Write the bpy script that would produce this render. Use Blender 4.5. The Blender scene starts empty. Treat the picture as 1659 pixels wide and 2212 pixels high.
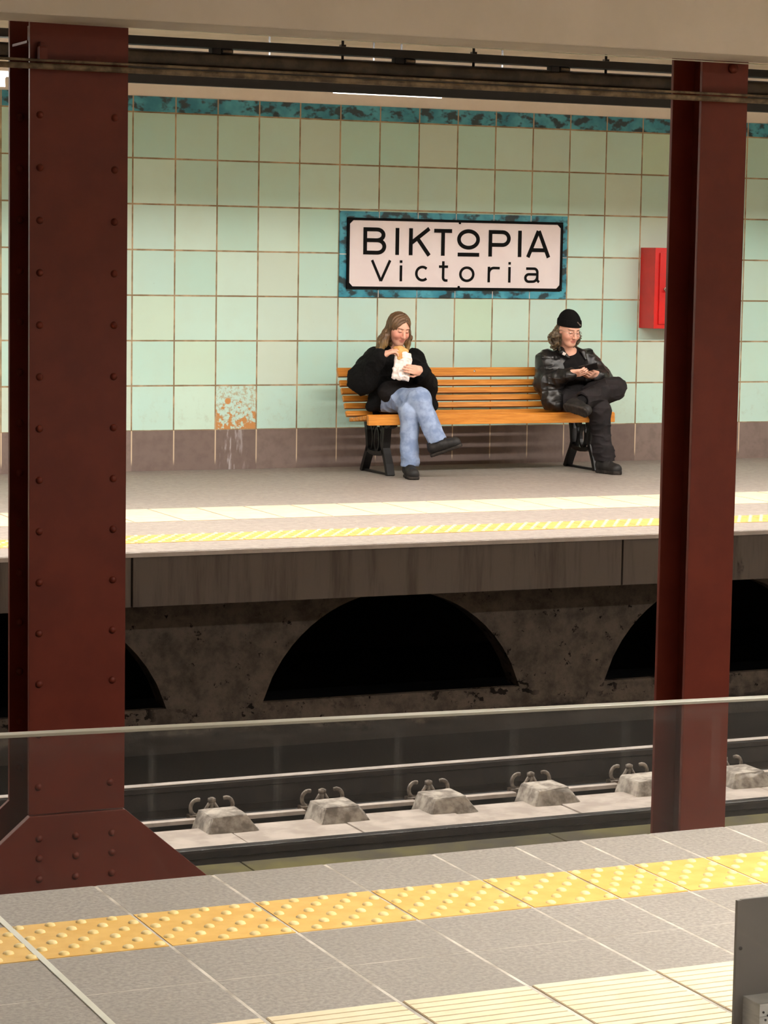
import bpy, bmesh, math, random
import numpy as np
from mathutils import Vector, Matrix, Euler
random.seed(7)
SC = bpy.context.scene
COL = SC.collection

# ------------------------------------------------------------------ camera, exposure, world
def look_basis(yaw, pitch, roll):
    cy, sy, cp, sp = math.cos(yaw), math.sin(yaw), math.cos(pitch), math.sin(pitch)
    f = Vector((sy*cp, cy*cp, sp)); r = Vector((cy, -sy, 0)); u = r.cross(f)
    cr, sr = math.cos(roll), math.sin(roll)
    return cr*r + sr*u, -sr*r + cr*u, f
cam_d = bpy.data.cameras.new('camera'); cam = bpy.data.objects.new('camera', cam_d); COL.objects.link(cam)
_r, _u, _f = look_basis(0.42456, -0.10310, 0.01637)
_m = Matrix((_r, _u, -_f)).transposed().to_4x4(); _m.translation = Vector((-5.7138, -17.2070, 1.5934))
cam.matrix_world = _m
cam_d.sensor_fit = 'VERTICAL'; cam_d.sensor_height = 24.0; cam_d.lens = 5269.73/2212*24.0
cam_d.clip_start = 0.05; cam_d.clip_end = 80
SC.camera = cam
SC.view_settings.view_transform = 'Standard'; SC.view_settings.look = 'None'
SC.view_settings.gamma = 1.0; SC.view_settings.use_curve_mapping = False
SC.view_settings.exposure = 0.1
SC.cycles.use_light_tree = False; SC.cycles.max_bounces = 6; SC.cycles.diffuse_bounces = 3; SC.cycles.glossy_bounces = 2; SC.cycles.transparent_max_bounces = 6
SC.cycles.caustics_reflective = False; SC.cycles.caustics_refractive = False
W = bpy.data.worlds.new('station_air'); SC.world = W; W.use_nodes = True
W.node_tree.nodes['Background'].inputs[0].default_value = (1.0, 0.92, 0.84, 1)
W.node_tree.nodes['Background'].inputs[1].default_value = 0.02
NEAR_LAMP, FAR_LAMP, FAR_TUBE = 100.0, 49.0, 6.0
LAMP_RGB = (1.0, 0.955, 0.915)

# ------------------------------------------------------------------ helpers
def lin(r, g, b):
    def c(v):
        v /= 255.0
        return v/12.92 if v <= 0.04045 else ((v+0.055)/1.055)**2.4
    return (c(r), c(g), c(b), 1.0)

class NG:
    """tiny node-graph helper"""
    def __init__(s, name):
        s.m = bpy.data.materials.new(name); s.m.use_nodes = True
        s.t = s.m.node_tree; s.bsdf = s.t.nodes['Principled BSDF']; s.out = s.t.nodes['Material Output']
    def n(s, typ, **kw):
        nd = s.t.nodes.new(typ)
        for k, v in kw.items(): setattr(nd, k, v)
        return nd
    def link(s, a, b): s.t.links.new(a, b)
    def put(s, sock, v):
        if isinstance(v, bpy.types.NodeSocket): s.link(v, sock)
        else: sock.default_value = v
    def math(s, op, a, b=0.0, c=None, clamp=False):
        nd = s.n('ShaderNodeMath', operation=op, use_clamp=clamp); s.put(nd.inputs[0], a); s.put(nd.inputs[1], b)
        if c is not None: s.put(nd.inputs[2], c)
        return nd.outputs[0]
    def pos(s, coord='world'):
        if coord == 'world': o = s.n('ShaderNodeNewGeometry').outputs['Position']
        else: o = s.n('ShaderNodeTexCoord').outputs['Object']
        return o
    def xyz(s, v):
        nd = s.n('ShaderNodeSeparateXYZ'); s.link(v, nd.inputs[0]); return nd.outputs
    def comb(s, x, y, z):
        nd = s.n('ShaderNodeCombineXYZ')
        for i, v in enumerate((x, y, z)): s.put(nd.inputs[i], v)
        return nd.outputs[0]
    def noise(s, v, scale, detail=4, rough=0.6, dist=0.0):
        nd = s.n('ShaderNodeTexNoise'); s.link(v, nd.inputs['Vector']); nd.inputs['Scale'].default_value = scale
        nd.inputs['Detail'].default_value = detail; nd.inputs['Roughness'].default_value = rough; nd.inputs['Distortion'].default_value = dist
        return nd.outputs['Fac']
    def scalev(s, v, sx, sy, sz):
        nd = s.n('ShaderNodeVectorMath', operation='MULTIPLY'); s.link(v, nd.inputs[0]); nd.inputs[1].default_value = (sx, sy, sz)
        return nd.outputs[0]
    def step(s, v, lo, hi):
        nd = s.n('ShaderNodeMapRange', interpolation_type='SMOOTHSTEP'); s.put(nd.inputs[0], v)
        nd.inputs[1].default_value = lo; nd.inputs[2].default_value = hi
        return nd.outputs[0]
    def mix(s, f, a, b):
        nd = s.n('ShaderNodeMix', data_type='RGBA'); s.put(nd.inputs[0], f); s.put(nd.inputs[6], a); s.put(nd.inputs[7], b)
        return nd.outputs[2]
    def ramp(s, f, stops, const=False):
        nd = s.n('ShaderNodeValToRGB'); s.put(nd.inputs[0], f); e = nd.color_ramp.elements
        if const: nd.color_ramp.interpolation = 'CONSTANT'
        while len(e) < len(stops): e.new(0.5)
        for el, (p, c) in zip(e, stops): el.position = p; el.color = c
        return nd.outputs[0]
    def white(s, v):
        nd = s.n('ShaderNodeTexWhiteNoise', noise_dimensions='3D'); s.link(v, nd.inputs['Vector']); return nd.outputs['Value']
    def bump(s, h, strength=0.3, dist=0.01):
        nd = s.n('ShaderNodeBump'); nd.inputs['Strength'].default_value = strength; nd.inputs['Distance'].default_value = dist
        s.link(h, nd.inputs['Height']); s.link(nd.outputs[0], s.bsdf.inputs['Normal'])
    def done(s, col=None, rough=None, metal=0.0, spec=0.5):
        if col is not None: s.put(s.bsdf.inputs['Base Color'], col)
        if rough is not None: s.put(s.bsdf.inputs['Roughness'], rough)
        s.put(s.bsdf.inputs['Metallic'], metal); s.put(s.bsdf.inputs['Specular IOR Level'], spec)
        return s.m

def surf(name, c1, c2, scale=8, rough=0.6, metal=0.0, bump=0.0, bscale=None, spec=0.5, coord='world', stretch=(1, 1, 1), lo=0.35, hi=0.65, detail=5):
    """generic mottled procedural surface"""
    g = NG(name); p = g.scalev(g.pos(coord), *stretch); f = g.step(g.noise(p, scale, detail), lo, hi)
    if bump: g.bump(g.noise(p, bscale or scale*6, 4), bump, 0.004)
    return g.done(g.mix(f, c1, c2), rough, metal, spec)

class MB:
    """collects primitive shapes and links them as one mesh"""
    def __init__(s): s.bm = bmesh.new()
    def box(s, lo, hi, bevel=0.0, rot=None, mi=0):
        c = [(a+b)/2 for a, b in zip(lo, hi)]; d = [abs(b-a) for a, b in zip(lo, hi)]
        M = Matrix.Translation(c) @ (rot.to_4x4() if rot else Matrix.Identity(4)) @ Matrix.Diagonal((*d, 1))
        r = bmesh.ops.create_cube(s.bm, size=1, matrix=M); vs = r['verts']
        fs = {f for v in vs for f in v.link_faces}
        for f in fs: f.material_index = mi
        if bevel:
            es = list({e for v in vs for e in v.link_edges})
            bmesh.ops.bevel(s.bm, geom=es, offset=bevel, segments=2, profile=0.6, affect='EDGES')
        return s
    def quad(s, pts, mi=0):
        f = s.bm.faces.new([s.bm.verts.new(p) for p in pts]); f.material_index = mi; return s
    def prism(s, poly, axis, a, b, bevel=0.0, mi=0):
        """poly in the two other axes (in xyz order), extruded along axis from a to b"""
        def P(q, t):
            q = list(q); q.insert({'x': 0, 'y': 1, 'z': 2}[axis], t); return q
        A = [s.bm.verts.new(P(q, a)) for q in poly]; B = [s.bm.verts.new(P(q, b)) for q in poly]; n = len(poly)
        fs = [s.bm.faces.new(A), s.bm.faces.new(B[::-1])]
        for i in range(n): fs.append(s.bm.faces.new((A[(i+1) % n], A[i], B[i], B[(i+1) % n])))
        for f in fs: f.material_index = mi
        bmesh.ops.recalc_face_normals(s.bm, faces=fs)
        if bevel:
            es = list({e for f in fs for e in f.edges}); bmesh.ops.bevel(s.bm, geom=es, offset=bevel, segments=2, profile=0.6, affect='EDGES')
        return s
    def tube(s, pts, r, n=10, mi=0, flat=None, closed=False):
        """round (or, with flat=(a,b), elliptic) tube through points"""
        pts = [Vector(p) for p in pts]; N = len(pts); rings = []
        rr = r if isinstance(r, (list, tuple)) else [r]*N
        up = None
        for i, p in enumerate(pts):
            a = pts[(i-1) % N] if (closed or i > 0) else p; b = pts[(i+1) % N] if (closed or i < N-1) else p
            t = (b-a).normalized()
            if up is None:
                up = Vector((0, 0, 1)) if abs(t.z) < 0.9 else Vector((1, 0, 0))
            x = up.cross(t).normalized(); up = t.cross(x).normalized()
            fa, fb = flat if flat else (1, 1)
            rings.append([s.bm.verts.new(p + rr[i]*(fa*math.cos(k*2*math.pi/n)*x + fb*math.sin(k*2*math.pi/n)*up)) for k in range(n)])
        fs = []
        for i in range(N if closed else N-1):
            A, B = rings[i], rings[(i+1) % N]
            for k in range(n): fs.append(s.bm.faces.new((A[k], A[(k+1) % n], B[(k+1) % n], B[k])))
        if not closed: fs += [s.bm.faces.new(rings[0][::-1]), s.bm.faces.new(rings[-1])]
        for f in fs: f.material_index = mi; f.smooth = True
        return s
    def dome(s, c, r, axis=(0, 0, 1), n=10, m=3, h=1.0, mi=0):
        ax = Vector(axis).normalized(); x = ax.orthogonal().normalized(); y = ax.cross(x); c = Vector(c); prev = None
        for j in range(m):
            t = j/m*math.pi/2
            ring = [s.bm.verts.new(c + r*math.cos(t)*(math.cos(k*2*math.pi/n)*x + math.sin(k*2*math.pi/n)*y) + h*r*math.sin(t)*ax) for k in range(n)]
            if prev:
                for k in range(n): f = s.bm.faces.new((prev[k], prev[(k+1) % n], ring[(k+1) % n], ring[k])); f.smooth = True; f.material_index = mi
            prev = ring
        top = s.bm.verts.new(c + h*r*ax)
        for k in range(n): f = s.bm.faces.new((prev[k], prev[(k+1) % n], top)); f.smooth = True; f.material_index = mi
        return s
    def build(s, name, mats, parent=None, smooth=False, origin=None):
        if origin is not None: bmesh.ops.translate(s.bm, vec=-Vector(origin), verts=s.bm.verts)
        me = bpy.data.meshes.new(name); s.bm.normal_update(); s.bm.to_mesh(me); s.bm.free()
        for m in (mats if isinstance(mats, (list, tuple)) else [mats]): me.materials.append(m)
        if smooth:
            for p in me.polygons: p.use_smooth = True
        o = bpy.data.objects.new(name, me); COL.objects.link(o)
        if origin is not None: o.location = origin
        if parent: adopt(o, parent)
        return o

def adopt(o, parent):
    o.parent = parent; o.matrix_parent_inverse = Matrix.Translation(parent.location).inverted()
def tag(o, label=None, cat=None, group=None, kind=None):
    for k, v in (('label', label), ('category', cat), ('group', group), ('kind', kind)):
        if v: o[k] = v
    return o
def empty(name, loc, label, cat, group=None, kind='thing'):
    o = bpy.data.objects.new(name, None); COL.objects.link(o); o.location = loc; o.empty_display_size = 0.1
    return tag(o, label, cat, group, kind)
def structure(o, label=None): return tag(o, label, None, None, 'structure')
def copy_tree(o, off):
    """copy of a thing with copies of its parts and sub-parts, moved by off"""
    c = o.copy(); COL.objects.link(c); c.location = Vector(o.location) + Vector(off)
    def kids(src, dst):
        for ch in [k for k in src.children]:
            d = ch.copy(); COL.objects.link(d); d.parent = dst; d.matrix_parent_inverse = ch.matrix_parent_inverse.copy(); kids(ch, d)
    kids(o, c); return c

# ------------------------------------------------------------------ materials
XA, XB = -13.0, 11.0            # the built stretch of the station, along the tracks
TW, TH, BASE = 0.33, 0.3345, 0.2987

def mat_wall():
    g = NG('glazed_wall_tile'); p = g.pos(); X, Y, Z = g.xyz(p)
    wob = g.math('MULTIPLY', g.math('SUBTRACT', g.noise(p, 9, 3), 0.5), 0.05)
    u = g.math('DIVIDE', X, TW); v = g.math('DIVIDE', g.math('SUBTRACT', Z, BASE), TH)
    i = g.math('FLOOR', u); j = g.math('FLOOR', v)
    fu = g.math('SUBTRACT', u, i); fv = g.math('SUBTRACT', v, j)
    def edge(f): return g.math('MINIMUM', f, g.math('SUBTRACT', 1.0, f))
    d = g.math('ADD', g.math('MINIMUM', edge(fu), edge(fv)), g.math('MULTIPLY', wob, 0.25))
    grout = g.math('SUBTRACT', 1.0, g.step(d, 0.010, 0.024))
    rnd = g.white(g.comb(i, j, 3.0)); rnd2 = g.white(g.comb(i, j, 8.0))
    tile = g.ramp(rnd, [(0.0, lin(198, 226, 200)), (0.22, lin(205, 233, 220)), (0.42, lin(184, 226, 212)), (0.62, lin(196, 228, 218)), (0.8, lin(206, 222, 206)), (1.0, lin(176, 224, 214))])
    tile = g.mix(g.math('MULTIPLY', g.step(g.noise(p, 3.2, 4), 0.35, 0.75), 0.28), tile, lin(196, 212, 190))
    tile = g.mix(g.math('MULTIPLY', rnd2, 0.18), tile, lin(196, 212, 192))
    spots = g.math('MULTIPLY', g.step(g.noise(g.scalev(p, 1, 1, 0.7), 26, 5, 0.7), 0.66, 0.74), 0.35)
    tile = g.mix(spots, tile, lin(150, 165, 145))
    # the broken tile near the floor: glaze chipped off down to the clay
    def eq(a, k): return g.math('COMPARE', a, k, 0.2)
    hurt = g.math('MULTIPLY', eq(i, 2.0), eq(j, 0.0))
    low = g.math('SUBTRACT', 1.0, g.math('MULTIPLY', fv, 0.9))
    chip = g.math('MULTIPLY', hurt, g.step(g.math('MULTIPLY', g.noise(p, 17, 5, 0.65), g.math('ADD', 0.58, g.math('MULTIPLY', low, 0.68))), 0.52, 0.60))
    crust = g.math('MULTIPLY', hurt, g.step(g.noise(p, 34, 5, 0.7), 0.46, 0.60))
    cx = g.math('SUBTRACT', X, 0.76); cz = g.math('SUBTRACT', Z, 0.515)
    hole = g.math('SUBTRACT', 1.0, g.step(g.math('SQRT', g.math('ADD', g.math('MULTIPLY', cx, cx), g.math('MULTIPLY', cz, cz))), 0.02, 0.028))
    tile = g.mix(g.math('MULTIPLY', crust, 0.75), tile, lin(176, 160, 118))
    tile = g.mix(g.math('MAXIMUM', chip, hole), tile, lin(196, 140, 84))
    # dirt gathering at the foot of the wall
    foot = g.math('MULTIPLY', g.step(g.noise(p, 14, 5, 0.7), 0.50, 0.75), g.math('MULTIPLY', g.math('SUBTRACT', 1.0, g.step(Z, 0.30, 0.75)), 0.4))
    tile = g.mix(foot, tile, lin(165, 170, 140))
    gcol = g.mix(g.step(g.noise(p, 5, 4), 0.4, 0.65), lin(134, 112, 80), lin(188, 164, 128))
    col = g.mix(grout, tile, gcol)
    h = g.math('ADD', g.math('MULTIPLY', g.math('SUBTRACT', 1.0, grout), 0.8), g.math('MULTIPLY', g.noise(g.scalev(p, 1, 1, 2), 22, 3), 0.16))
    g.bump(h, 0.35, 0.006)
    return g.done(col, g.math('ADD', 0.32, g.math('MULTIPLY', grout, 0.5)), 0, 0.35)

def mat_border(name, w, horiz=True):
    g = NG(name); p = g.pos(); X, Y, Z = g.xyz(p)
    f = g.math('FRACT', g.math('DIVIDE', X, w)) if horiz else None
    n1 = g.step(g.noise(g.scalev(p, 1, 1, 1.5), 9.5, 3, 0.5), 0.48, 0.60); n2 = g.step(g.noise(p, 5, 3), 0.3, 0.7)
    c = g.mix(n2, lin(40, 124, 146), lin(82, 170, 190)); c = g.mix(g.math('MULTIPLY', n1, 0.92), c, lin(38, 42, 40))
    if horiz:
        e = g.math('MINIMUM', f, g.math('SUBTRACT', 1.0, f)); c = g.mix(g.math('SUBTRACT', 1.0, g.step(e, 0.010, 0.022)), c, lin(172, 152, 124))
    return g.done(c, 0.3, 0, 0.4)

def mat_base():
    g = NG('dark_base_tile'); p = g.pos(); X, Y, Z = g.xyz(p)
    u = g.math('DIVIDE', X, TW); i = g.math('FLOOR', u); f = g.math('SUBTRACT', u, i)
    e = g.math('MINIMUM', f, g.math('SUBTRACT', 1.0, f))
    gr = g.math('MULTIPLY', g.math('SUBTRACT', 1.0, g.step(e, 0.008, 0.02)), g.step(Z, 0.03, 0.09))
    c = g.mix(g.white(g.comb(i, 1.0, 1.0)), lin(118, 102, 95), lin(138, 122, 113)); c = g.mix(g.math('MULTIPLY', g.step(g.noise(p, 12, 5), 0.4, 0.7), 0.4), c, lin(98, 82, 76))
    # lime run below the broken tile
    run = g.math('MULTIPLY', g.step(g.noise(g.scalev(p, 1, 1, 0.16), 34, 4, 0.6), 0.5, 0.66), g.math('MULTIPLY', g.step(X, 0.66, 0.72), g.math('SUBTRACT', 1.0, g.step(X, 0.80, 0.95))))
    c = g.mix(g.math('MULTIPLY', run, 0.75), c, lin(196, 190, 190))
    c = g.mix(gr, c, lin(210, 190, 160))
    return g.done(c, 0.45, 0, 0.35)

def mat_floor(name, ca, cb, scale=38):
    g = NG(name); p = g.pos(); X, Y, Z = g.xyz(p)
    f = g.noise(g.scalev(p, 1, 1.0, 1), scale, 6, 0.7); big = g.step(g.noise(p, 1.7, 4), 0.3, 0.7)
    c = g.mix(g.step(f, 0.32, 0.68), ca, cb); c = g.mix(g.math('MULTIPLY', big, 0.3), c, cb)
    scr = g.step(g.noise(g.scalev(p, 1, 3, 1), 60, 3, 0.6, 1.5), 0.68, 0.76); c = g.mix(g.math('MULTIPLY', scr, 0.55), c, lin(214, 205, 193))
    g.bump(f, 0.35, 0.004)
    return g.done(c, 0.55, 0, 0.35)

def mat_paint():
    g = NG('oxide_red_paint'); p = g.pos()
    f = g.noise(p, 6, 4); c = g.mix(g.step(f, 0.3, 0.7), lin(102, 38, 24), lin(112, 44, 28))
    chips = g.step(g.noise(p, 40, 3, 0.6), 0.77, 0.79); c = g.mix(g.math('MULTIPLY', chips, 0.5), c, lin(120, 66, 54))
    g.bump(g.noise(p, 60, 3), 0.08, 0.003)
    return g.done(c, 0.5, 0, 0.35)

def mat_arch():
    g = NG('old_spalled_concrete'); p = g.pos(); X, Y, Z = g.xyz(p)
    a = g.step(g.noise(p, 7, 6, 0.7), 0.35, 0.7); c = g.mix(a, lin(138, 125, 112), lin(96, 87, 78))
    blot = g.step(g.noise(p, 15, 6, 0.75), 0.60, 0.66); c = g.mix(blot, c, lin(38, 33, 30))
    nick = g.step(g.math('SUBTRACT', g.noise(g.scalev(p, 1, 1, 1.5), 13, 4, 0.6), g.math('MULTIPLY', g.math('ABSOLUTE', g.math('ADD', Z, 0.985)), 3.0)), 0.47, 0.50); c = g.mix(g.math('MULTIPLY', g.math('MULTIPLY', nick, 0.9), g.step(g.noise(g.scalev(p, 1, 0, 0), 1.7, 2), 0.46, 0.56)), c, lin(24, 21, 19))
    grime = g.math('SUBTRACT', 1.0, g.step(g.math('ADD', Z, g.math('MULTIPLY', g.noise(g.scalev(p, 1, 1, 2), 5, 5, 0.7), 0.3)), -0.98, -0.90))
    c = g.mix(g.math('MULTIPLY', grime, 0.85), c, lin(58, 54, 52))
    g.bump(g.noise(p, 20, 6, 0.7), 0.6, 0.01)
    return g.done(c, 0.9, 0, 0.2)

def mat_fascia():
    g = NG('stained_fascia_concrete'); p = g.pos(); X, Y, Z = g.xyz(p)
    s = g.noise(g.scalev(p, 1, 1, 0.08), 9, 5, 0.7); c = g.mix(g.step(s, 0.45, 0.7), lin(130, 121, 113), lin(104, 95, 88))
    d = g.math('MULTIPLY', g.step(g.noise(g.scalev(p, 1, 1, 0.12), 14, 4, 0.6), 0.66, 0.72), g.step(g.noise(p, 6, 4), 0.45, 0.6))
    c = g.mix(g.math('MULTIPLY', d, 0.85), c, lin(40, 34, 30)); g.bump(g.noise(p, 80, 3), 0.15, 0.003)
    return g.done(c, 0.8, 0, 0.2)

def mat_wood():
    g = NG('varnished_bench_wood'); p = g.pos(); q = g.scalev(p, 0.35, 3, 6)
    f = g.noise(q, 12, 5, 0.65, 0.6); c = g.mix(g.step(f, 0.3, 0.7), lin(176, 108, 34), lin(206, 138, 58))
    dark = g.step(g.noise(g.scalev(p, 0.5, 4, 5), 24, 4, 0.7), 0.64, 0.75); c = g.mix(g.math('MULTIPLY', dark, 0.4), c, lin(130, 78, 26))
    return g.done(c, 0.38, 0, 0.4)

def mat_glass():
    g = NG('balustrade_glass'); p = g.pos(); X, Y, Z = g.xyz(p)
    g.t.nodes.remove(g.bsdf)
    tr = g.n('ShaderNodeBsdfTransparent'); tr.inputs[0].default_value = (0.975, 0.985, 0.975, 1)
    gl = g.n('ShaderNodeBsdfGlossy'); gl.inputs['Roughness'].default_value = 0.02
    fr = g.n('ShaderNodeFresnel'); fr.inputs[0].default_value = 1.45
    m1 = g.n('ShaderNodeMixShader'); g.link(fr.outputs[0], m1.inputs[0]); g.link(tr.outputs[0], m1.inputs[1]); g.link(gl.outputs[0], m1.inputs[2])
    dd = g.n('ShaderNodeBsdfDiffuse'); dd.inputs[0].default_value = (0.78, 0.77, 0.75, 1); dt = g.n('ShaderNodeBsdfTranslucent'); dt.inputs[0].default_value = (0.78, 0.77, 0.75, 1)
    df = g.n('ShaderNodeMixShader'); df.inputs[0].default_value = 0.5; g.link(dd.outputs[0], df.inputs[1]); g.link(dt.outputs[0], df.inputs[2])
    # wiping smears below the top edge, painted reflection streaks and a few specks
    refl_streak = None
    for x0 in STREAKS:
        k = g.math('SUBTRACT', 1.0, g.step(g.math('ABSOLUTE', g.math('SUBTRACT', X, x0)), 0.0025, 0.0045)); refl_streak = k if refl_streak is None else g.math('MAXIMUM', refl_streak, k)
    refl_streak = g.math('MULTIPLY', refl_streak, g.math('MULTIPLY', g.step(Z, 0.86, 0.885), g.math('SUBTRACT', 1.0, g.step(Z, 0.965, 0.985))))
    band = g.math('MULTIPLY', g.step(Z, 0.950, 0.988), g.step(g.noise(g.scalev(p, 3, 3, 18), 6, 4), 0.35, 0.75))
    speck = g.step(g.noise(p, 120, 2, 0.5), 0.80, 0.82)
    dust_and_reflection = g.math('ADD', g.math('ADD', 0.013, g.math('MULTIPLY', refl_streak, 0.06)), g.math('ADD', g.math('MULTIPLY', band, 0.07), g.math('MULTIPLY', speck, 0.1)))
    m2 = g.n('ShaderNodeMixShader'); g.link(dust_and_reflection, m2.inputs[0]); g.link(m1.outputs[0], m2.inputs[1]); g.link(df.outputs[0], m2.inputs[2])
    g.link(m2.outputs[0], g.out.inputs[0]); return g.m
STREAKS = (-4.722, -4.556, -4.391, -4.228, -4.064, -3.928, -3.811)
M = {}
M['wall'] = mat_wall(); M['border'] = mat_border('blue_border_tile', TW); M['base'] = mat_base(); M['paint'] = mat_paint()
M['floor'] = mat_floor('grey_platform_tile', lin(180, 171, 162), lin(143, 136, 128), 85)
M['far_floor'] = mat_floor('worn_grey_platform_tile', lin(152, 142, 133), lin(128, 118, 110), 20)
M['grout'] = surf('pale_floor_grout', lin(226, 217, 204), lin(168, 158, 146), 7, 0.8)
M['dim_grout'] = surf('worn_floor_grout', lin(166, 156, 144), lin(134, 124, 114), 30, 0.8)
M['yellow'] = surf('yellow_tactile_tile', lin(240, 194, 106), lin(231, 180, 90), 14, 0.5, bump=0.1)
M['worn_yellow'] = surf('worn_yellow_stud', lin(254, 230, 168), lin(250, 220, 146), 20, 0.45)
M['cream'] = surf('cream_tactile_tile', lin(246, 230, 196), lin(238, 220, 184), 10, 0.55, bump=0.05)
M['cream_groove'] = surf('dark_cream_groove', lin(196, 178, 146), lin(176, 158, 128), 12, 0.8)  # darker colour in the grooves, sets off the ribs
M['cream_far'] = surf('dimmed_cream_tactile_tile', lin(206, 190, 162), lin(196, 180, 150), 10, 0.6)  # same cream, darkened in colour to offset the bright far lamps
M['yellow_far'] = surf('dimmed_yellow_tactile_tile', lin(200, 152, 80), lin(188, 138, 66), 14, 0.6)  # yellow darkened so the far lamps do not wash it out
M['plaster'] = surf('cream_plaster', lin(244, 235, 222), lin(236, 226, 212), 3, 0.9, bump=0.1, bscale=18)
M['ceiling'] = surf('dusty_ceiling_paint', lin(206, 192, 174), lin(190, 176, 158), 3, 0.9)
M['beam'] = surf('beige_beam_paint', lin(240, 230, 216), lin(232, 222, 207), 2, 0.8, bump=0.06, bscale=40)
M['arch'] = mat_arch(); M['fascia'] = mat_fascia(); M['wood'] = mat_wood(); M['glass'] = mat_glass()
M['lip'] = surf('pale_edge_stone', lin(232, 222, 214), lin(218, 208, 200), 12, 0.6)
M['black'] = surf('soot_black_metal', lin(26, 23, 21), lin(16, 14, 13), 12, 0.6)
M['iron'] = surf('black_cast_iron', lin(16, 15, 15), lin(9, 9, 9), 20, 0.45, bump=0.15)
M['duct'] = surf('dusty_dark_pipe', lin(84, 74, 62), lin(52, 46, 38), 9, 0.55, bump=0.1)
M['conduit'] = surf('dusty_brown_conduit', lin(150, 132, 106), lin(92, 78, 60), 14, 0.6, bump=0.1)
M['ballast'] = surf('oily_black_ballast', lin(26, 24, 23), lin(12, 12, 12), 22, 0.9, bump=0.8, bscale=40)
M['slab'] = surf('dusty_track_concrete', lin(190, 178, 168), lin(166, 154, 144), 7, 0.85, bump=0.25, bscale=50)
M['block'] = surf('rough_grey_concrete', lin(188, 178, 166), lin(124, 115, 106), 16, 0.9, bump=0.6, bscale=40)
M['clip'] = surf('rusty_clip_steel', lin(150, 138, 126), lin(92, 82, 74), 30, 0.55, 0.3)
M['rail'] = surf('rusted_rail_side', lin(40, 34, 30), lin(22, 19, 18), 14, 0.7, 0.2, bump=0.2)
M['railtop'] = surf('worn_rail_head', lin(214, 204, 196), lin(190, 180, 172), 6, 0.32, 0.25)
M['nearrail'] = surf('dull_black_rail_head', lin(104, 102, 104), lin(44, 43, 44), 3, 0.24, 0.4, stretch=(1, 6, 6))
M['olive'] = surf('mossy_olive_concrete', lin(104, 96, 34), lin(54, 47, 30), 1.6, 0.85, bump=0.25, bscale=40)
M['red'] = surf('red_enamel', lin(214, 34, 30), lin(202, 28, 26), 5, 0.32, coord='obj')
M['chrome'] = surf('plated_metal', lin(214, 208, 196), lin(196, 188, 176), 30, 0.25, 0.8)
M['white'] = surf('white_sign_enamel', lin(242, 232, 232), lin(238, 226, 226), 4, 0.28)
M['ink'] = surf('black_sign_enamel', lin(10, 10, 9), lin(6, 6, 6), 4, 0.6, spec=0.1)
M['steel'] = surf('grey_sheet_steel', lin(116, 112, 106), lin(106, 102, 97), 3, 0.5, 0.0)
M['alu'] = surf('brushed_aluminium', lin(206, 206, 203), lin(186, 187, 185), 20, 0.4, 0.1, stretch=(1, 1, 8))
M['cap'] = surf('pale_strip', lin(236, 234, 218), lin(222, 220, 204), 8, 0.35, 0.1)
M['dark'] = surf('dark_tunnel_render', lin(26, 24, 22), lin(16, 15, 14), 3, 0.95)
g = NG('lit_lamp_tube'); g.done((1, 1, 1, 1), 0.5); g.bsdf.inputs['Emission Color'].default_value = (1.0, 0.93, 0.84, 1); g.bsdf.inputs['Emission Strength'].default_value = FAR_TUBE; M['tube'] = g.m

# ================================================================== THE STATION SHELL
o = MB().box((XA, 0, 0.0), (XB, 0.3, 2.645)).build('wall_far', M['wall']); structure(o, 'pale mint green tiled wall behind the bench')
o = MB().box((XA, 0, 2.755), (XB, 0.3, 3.12)).build('wall_far_top', M['plaster']); structure(o, 'cream plaster strip above the tiled wall')
o = MB().box((XA, -0.004, 2.645), (XB, 0.3, 2.755)).build('trim_1', M['border']); structure(o, 'blue mottled border tiles along the top of the wall')
o = MB().box((XA, -0.006, 0.0), (XB, 0.0, BASE)).build('baseboard_far', M['base']); structure(o, 'dark brown base tiles along the foot of the wall')
o = MB().box((XA, -8.1, 3.12), (XB, 0.3, 3.2)).build('ceiling', M['ceiling']); structure(o)
o = MB().box((XA, -21.3, 3.12), (XB, -8.1, 3.2)).build('ceiling_near', M['plaster']); structure(o)
o = MB().box((XA, -21.3, 0), (XB, -21.0, 3.12)).build('wall_near', M['plaster']); structure(o)
for nm, xa, xb in (('wall_left', XA-0.2, XA), ('wall_right', XB, XB+0.2)):
    o = MB().box((xa, -21.3, -1.5), (xb, 0.3, 3.2)).build(nm, M['plaster']); structure(o)
o = MB().box((XA, -8.40, 2.466), (XB, -8.10, 3.12), bevel=0.006).build('beam', M['beam']); structure(o, 'beige ceiling beam running along the top of the picture')

def floor_tiles(name, mat, grout, xs, ys, gap, top=0.0, skip=()):
    mb = MB(); mb.box((XA, ys[0], -0.026), (XB, ys[-1]-0.006 if ys[-1] < -1 else ys[-1], top-0.0003), mi=1)
    for a, b in zip(ys[:-1], ys[1:]):
        if a in skip: continue
        for c, d in zip(xs[:-1], xs[1:]):
            mb.box((c+gap, a+gap*0.5, top-0.006), (d-gap, b-gap*0.5, top))
    return mb.build(name, [mat, grout])
xs_near = [-2.25+0.23*k for k in range(20, 0, -1)][::-1] if False else None
NX = [-4.18-0.3155*k for k in range(20, 0, -1)] + [-4.18, -3.872, -3.555, -3.240, -2.924, -2.676, -2.473, -2.251] + [-2.251+0.25*k for k in range(1, 50)]
NX = [XA] + [x for x in NX if XA < x < XB] + [XB]
EN, NY1, NY2, NC1, NC2 = -11.384, -11.683, -11.974, -12.555, -13.140
ys = [-21.0+0.33*k for k in range(24)] + [NC2, -12.848, NC1, -12.265, NY2, NY1, EN]
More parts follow.
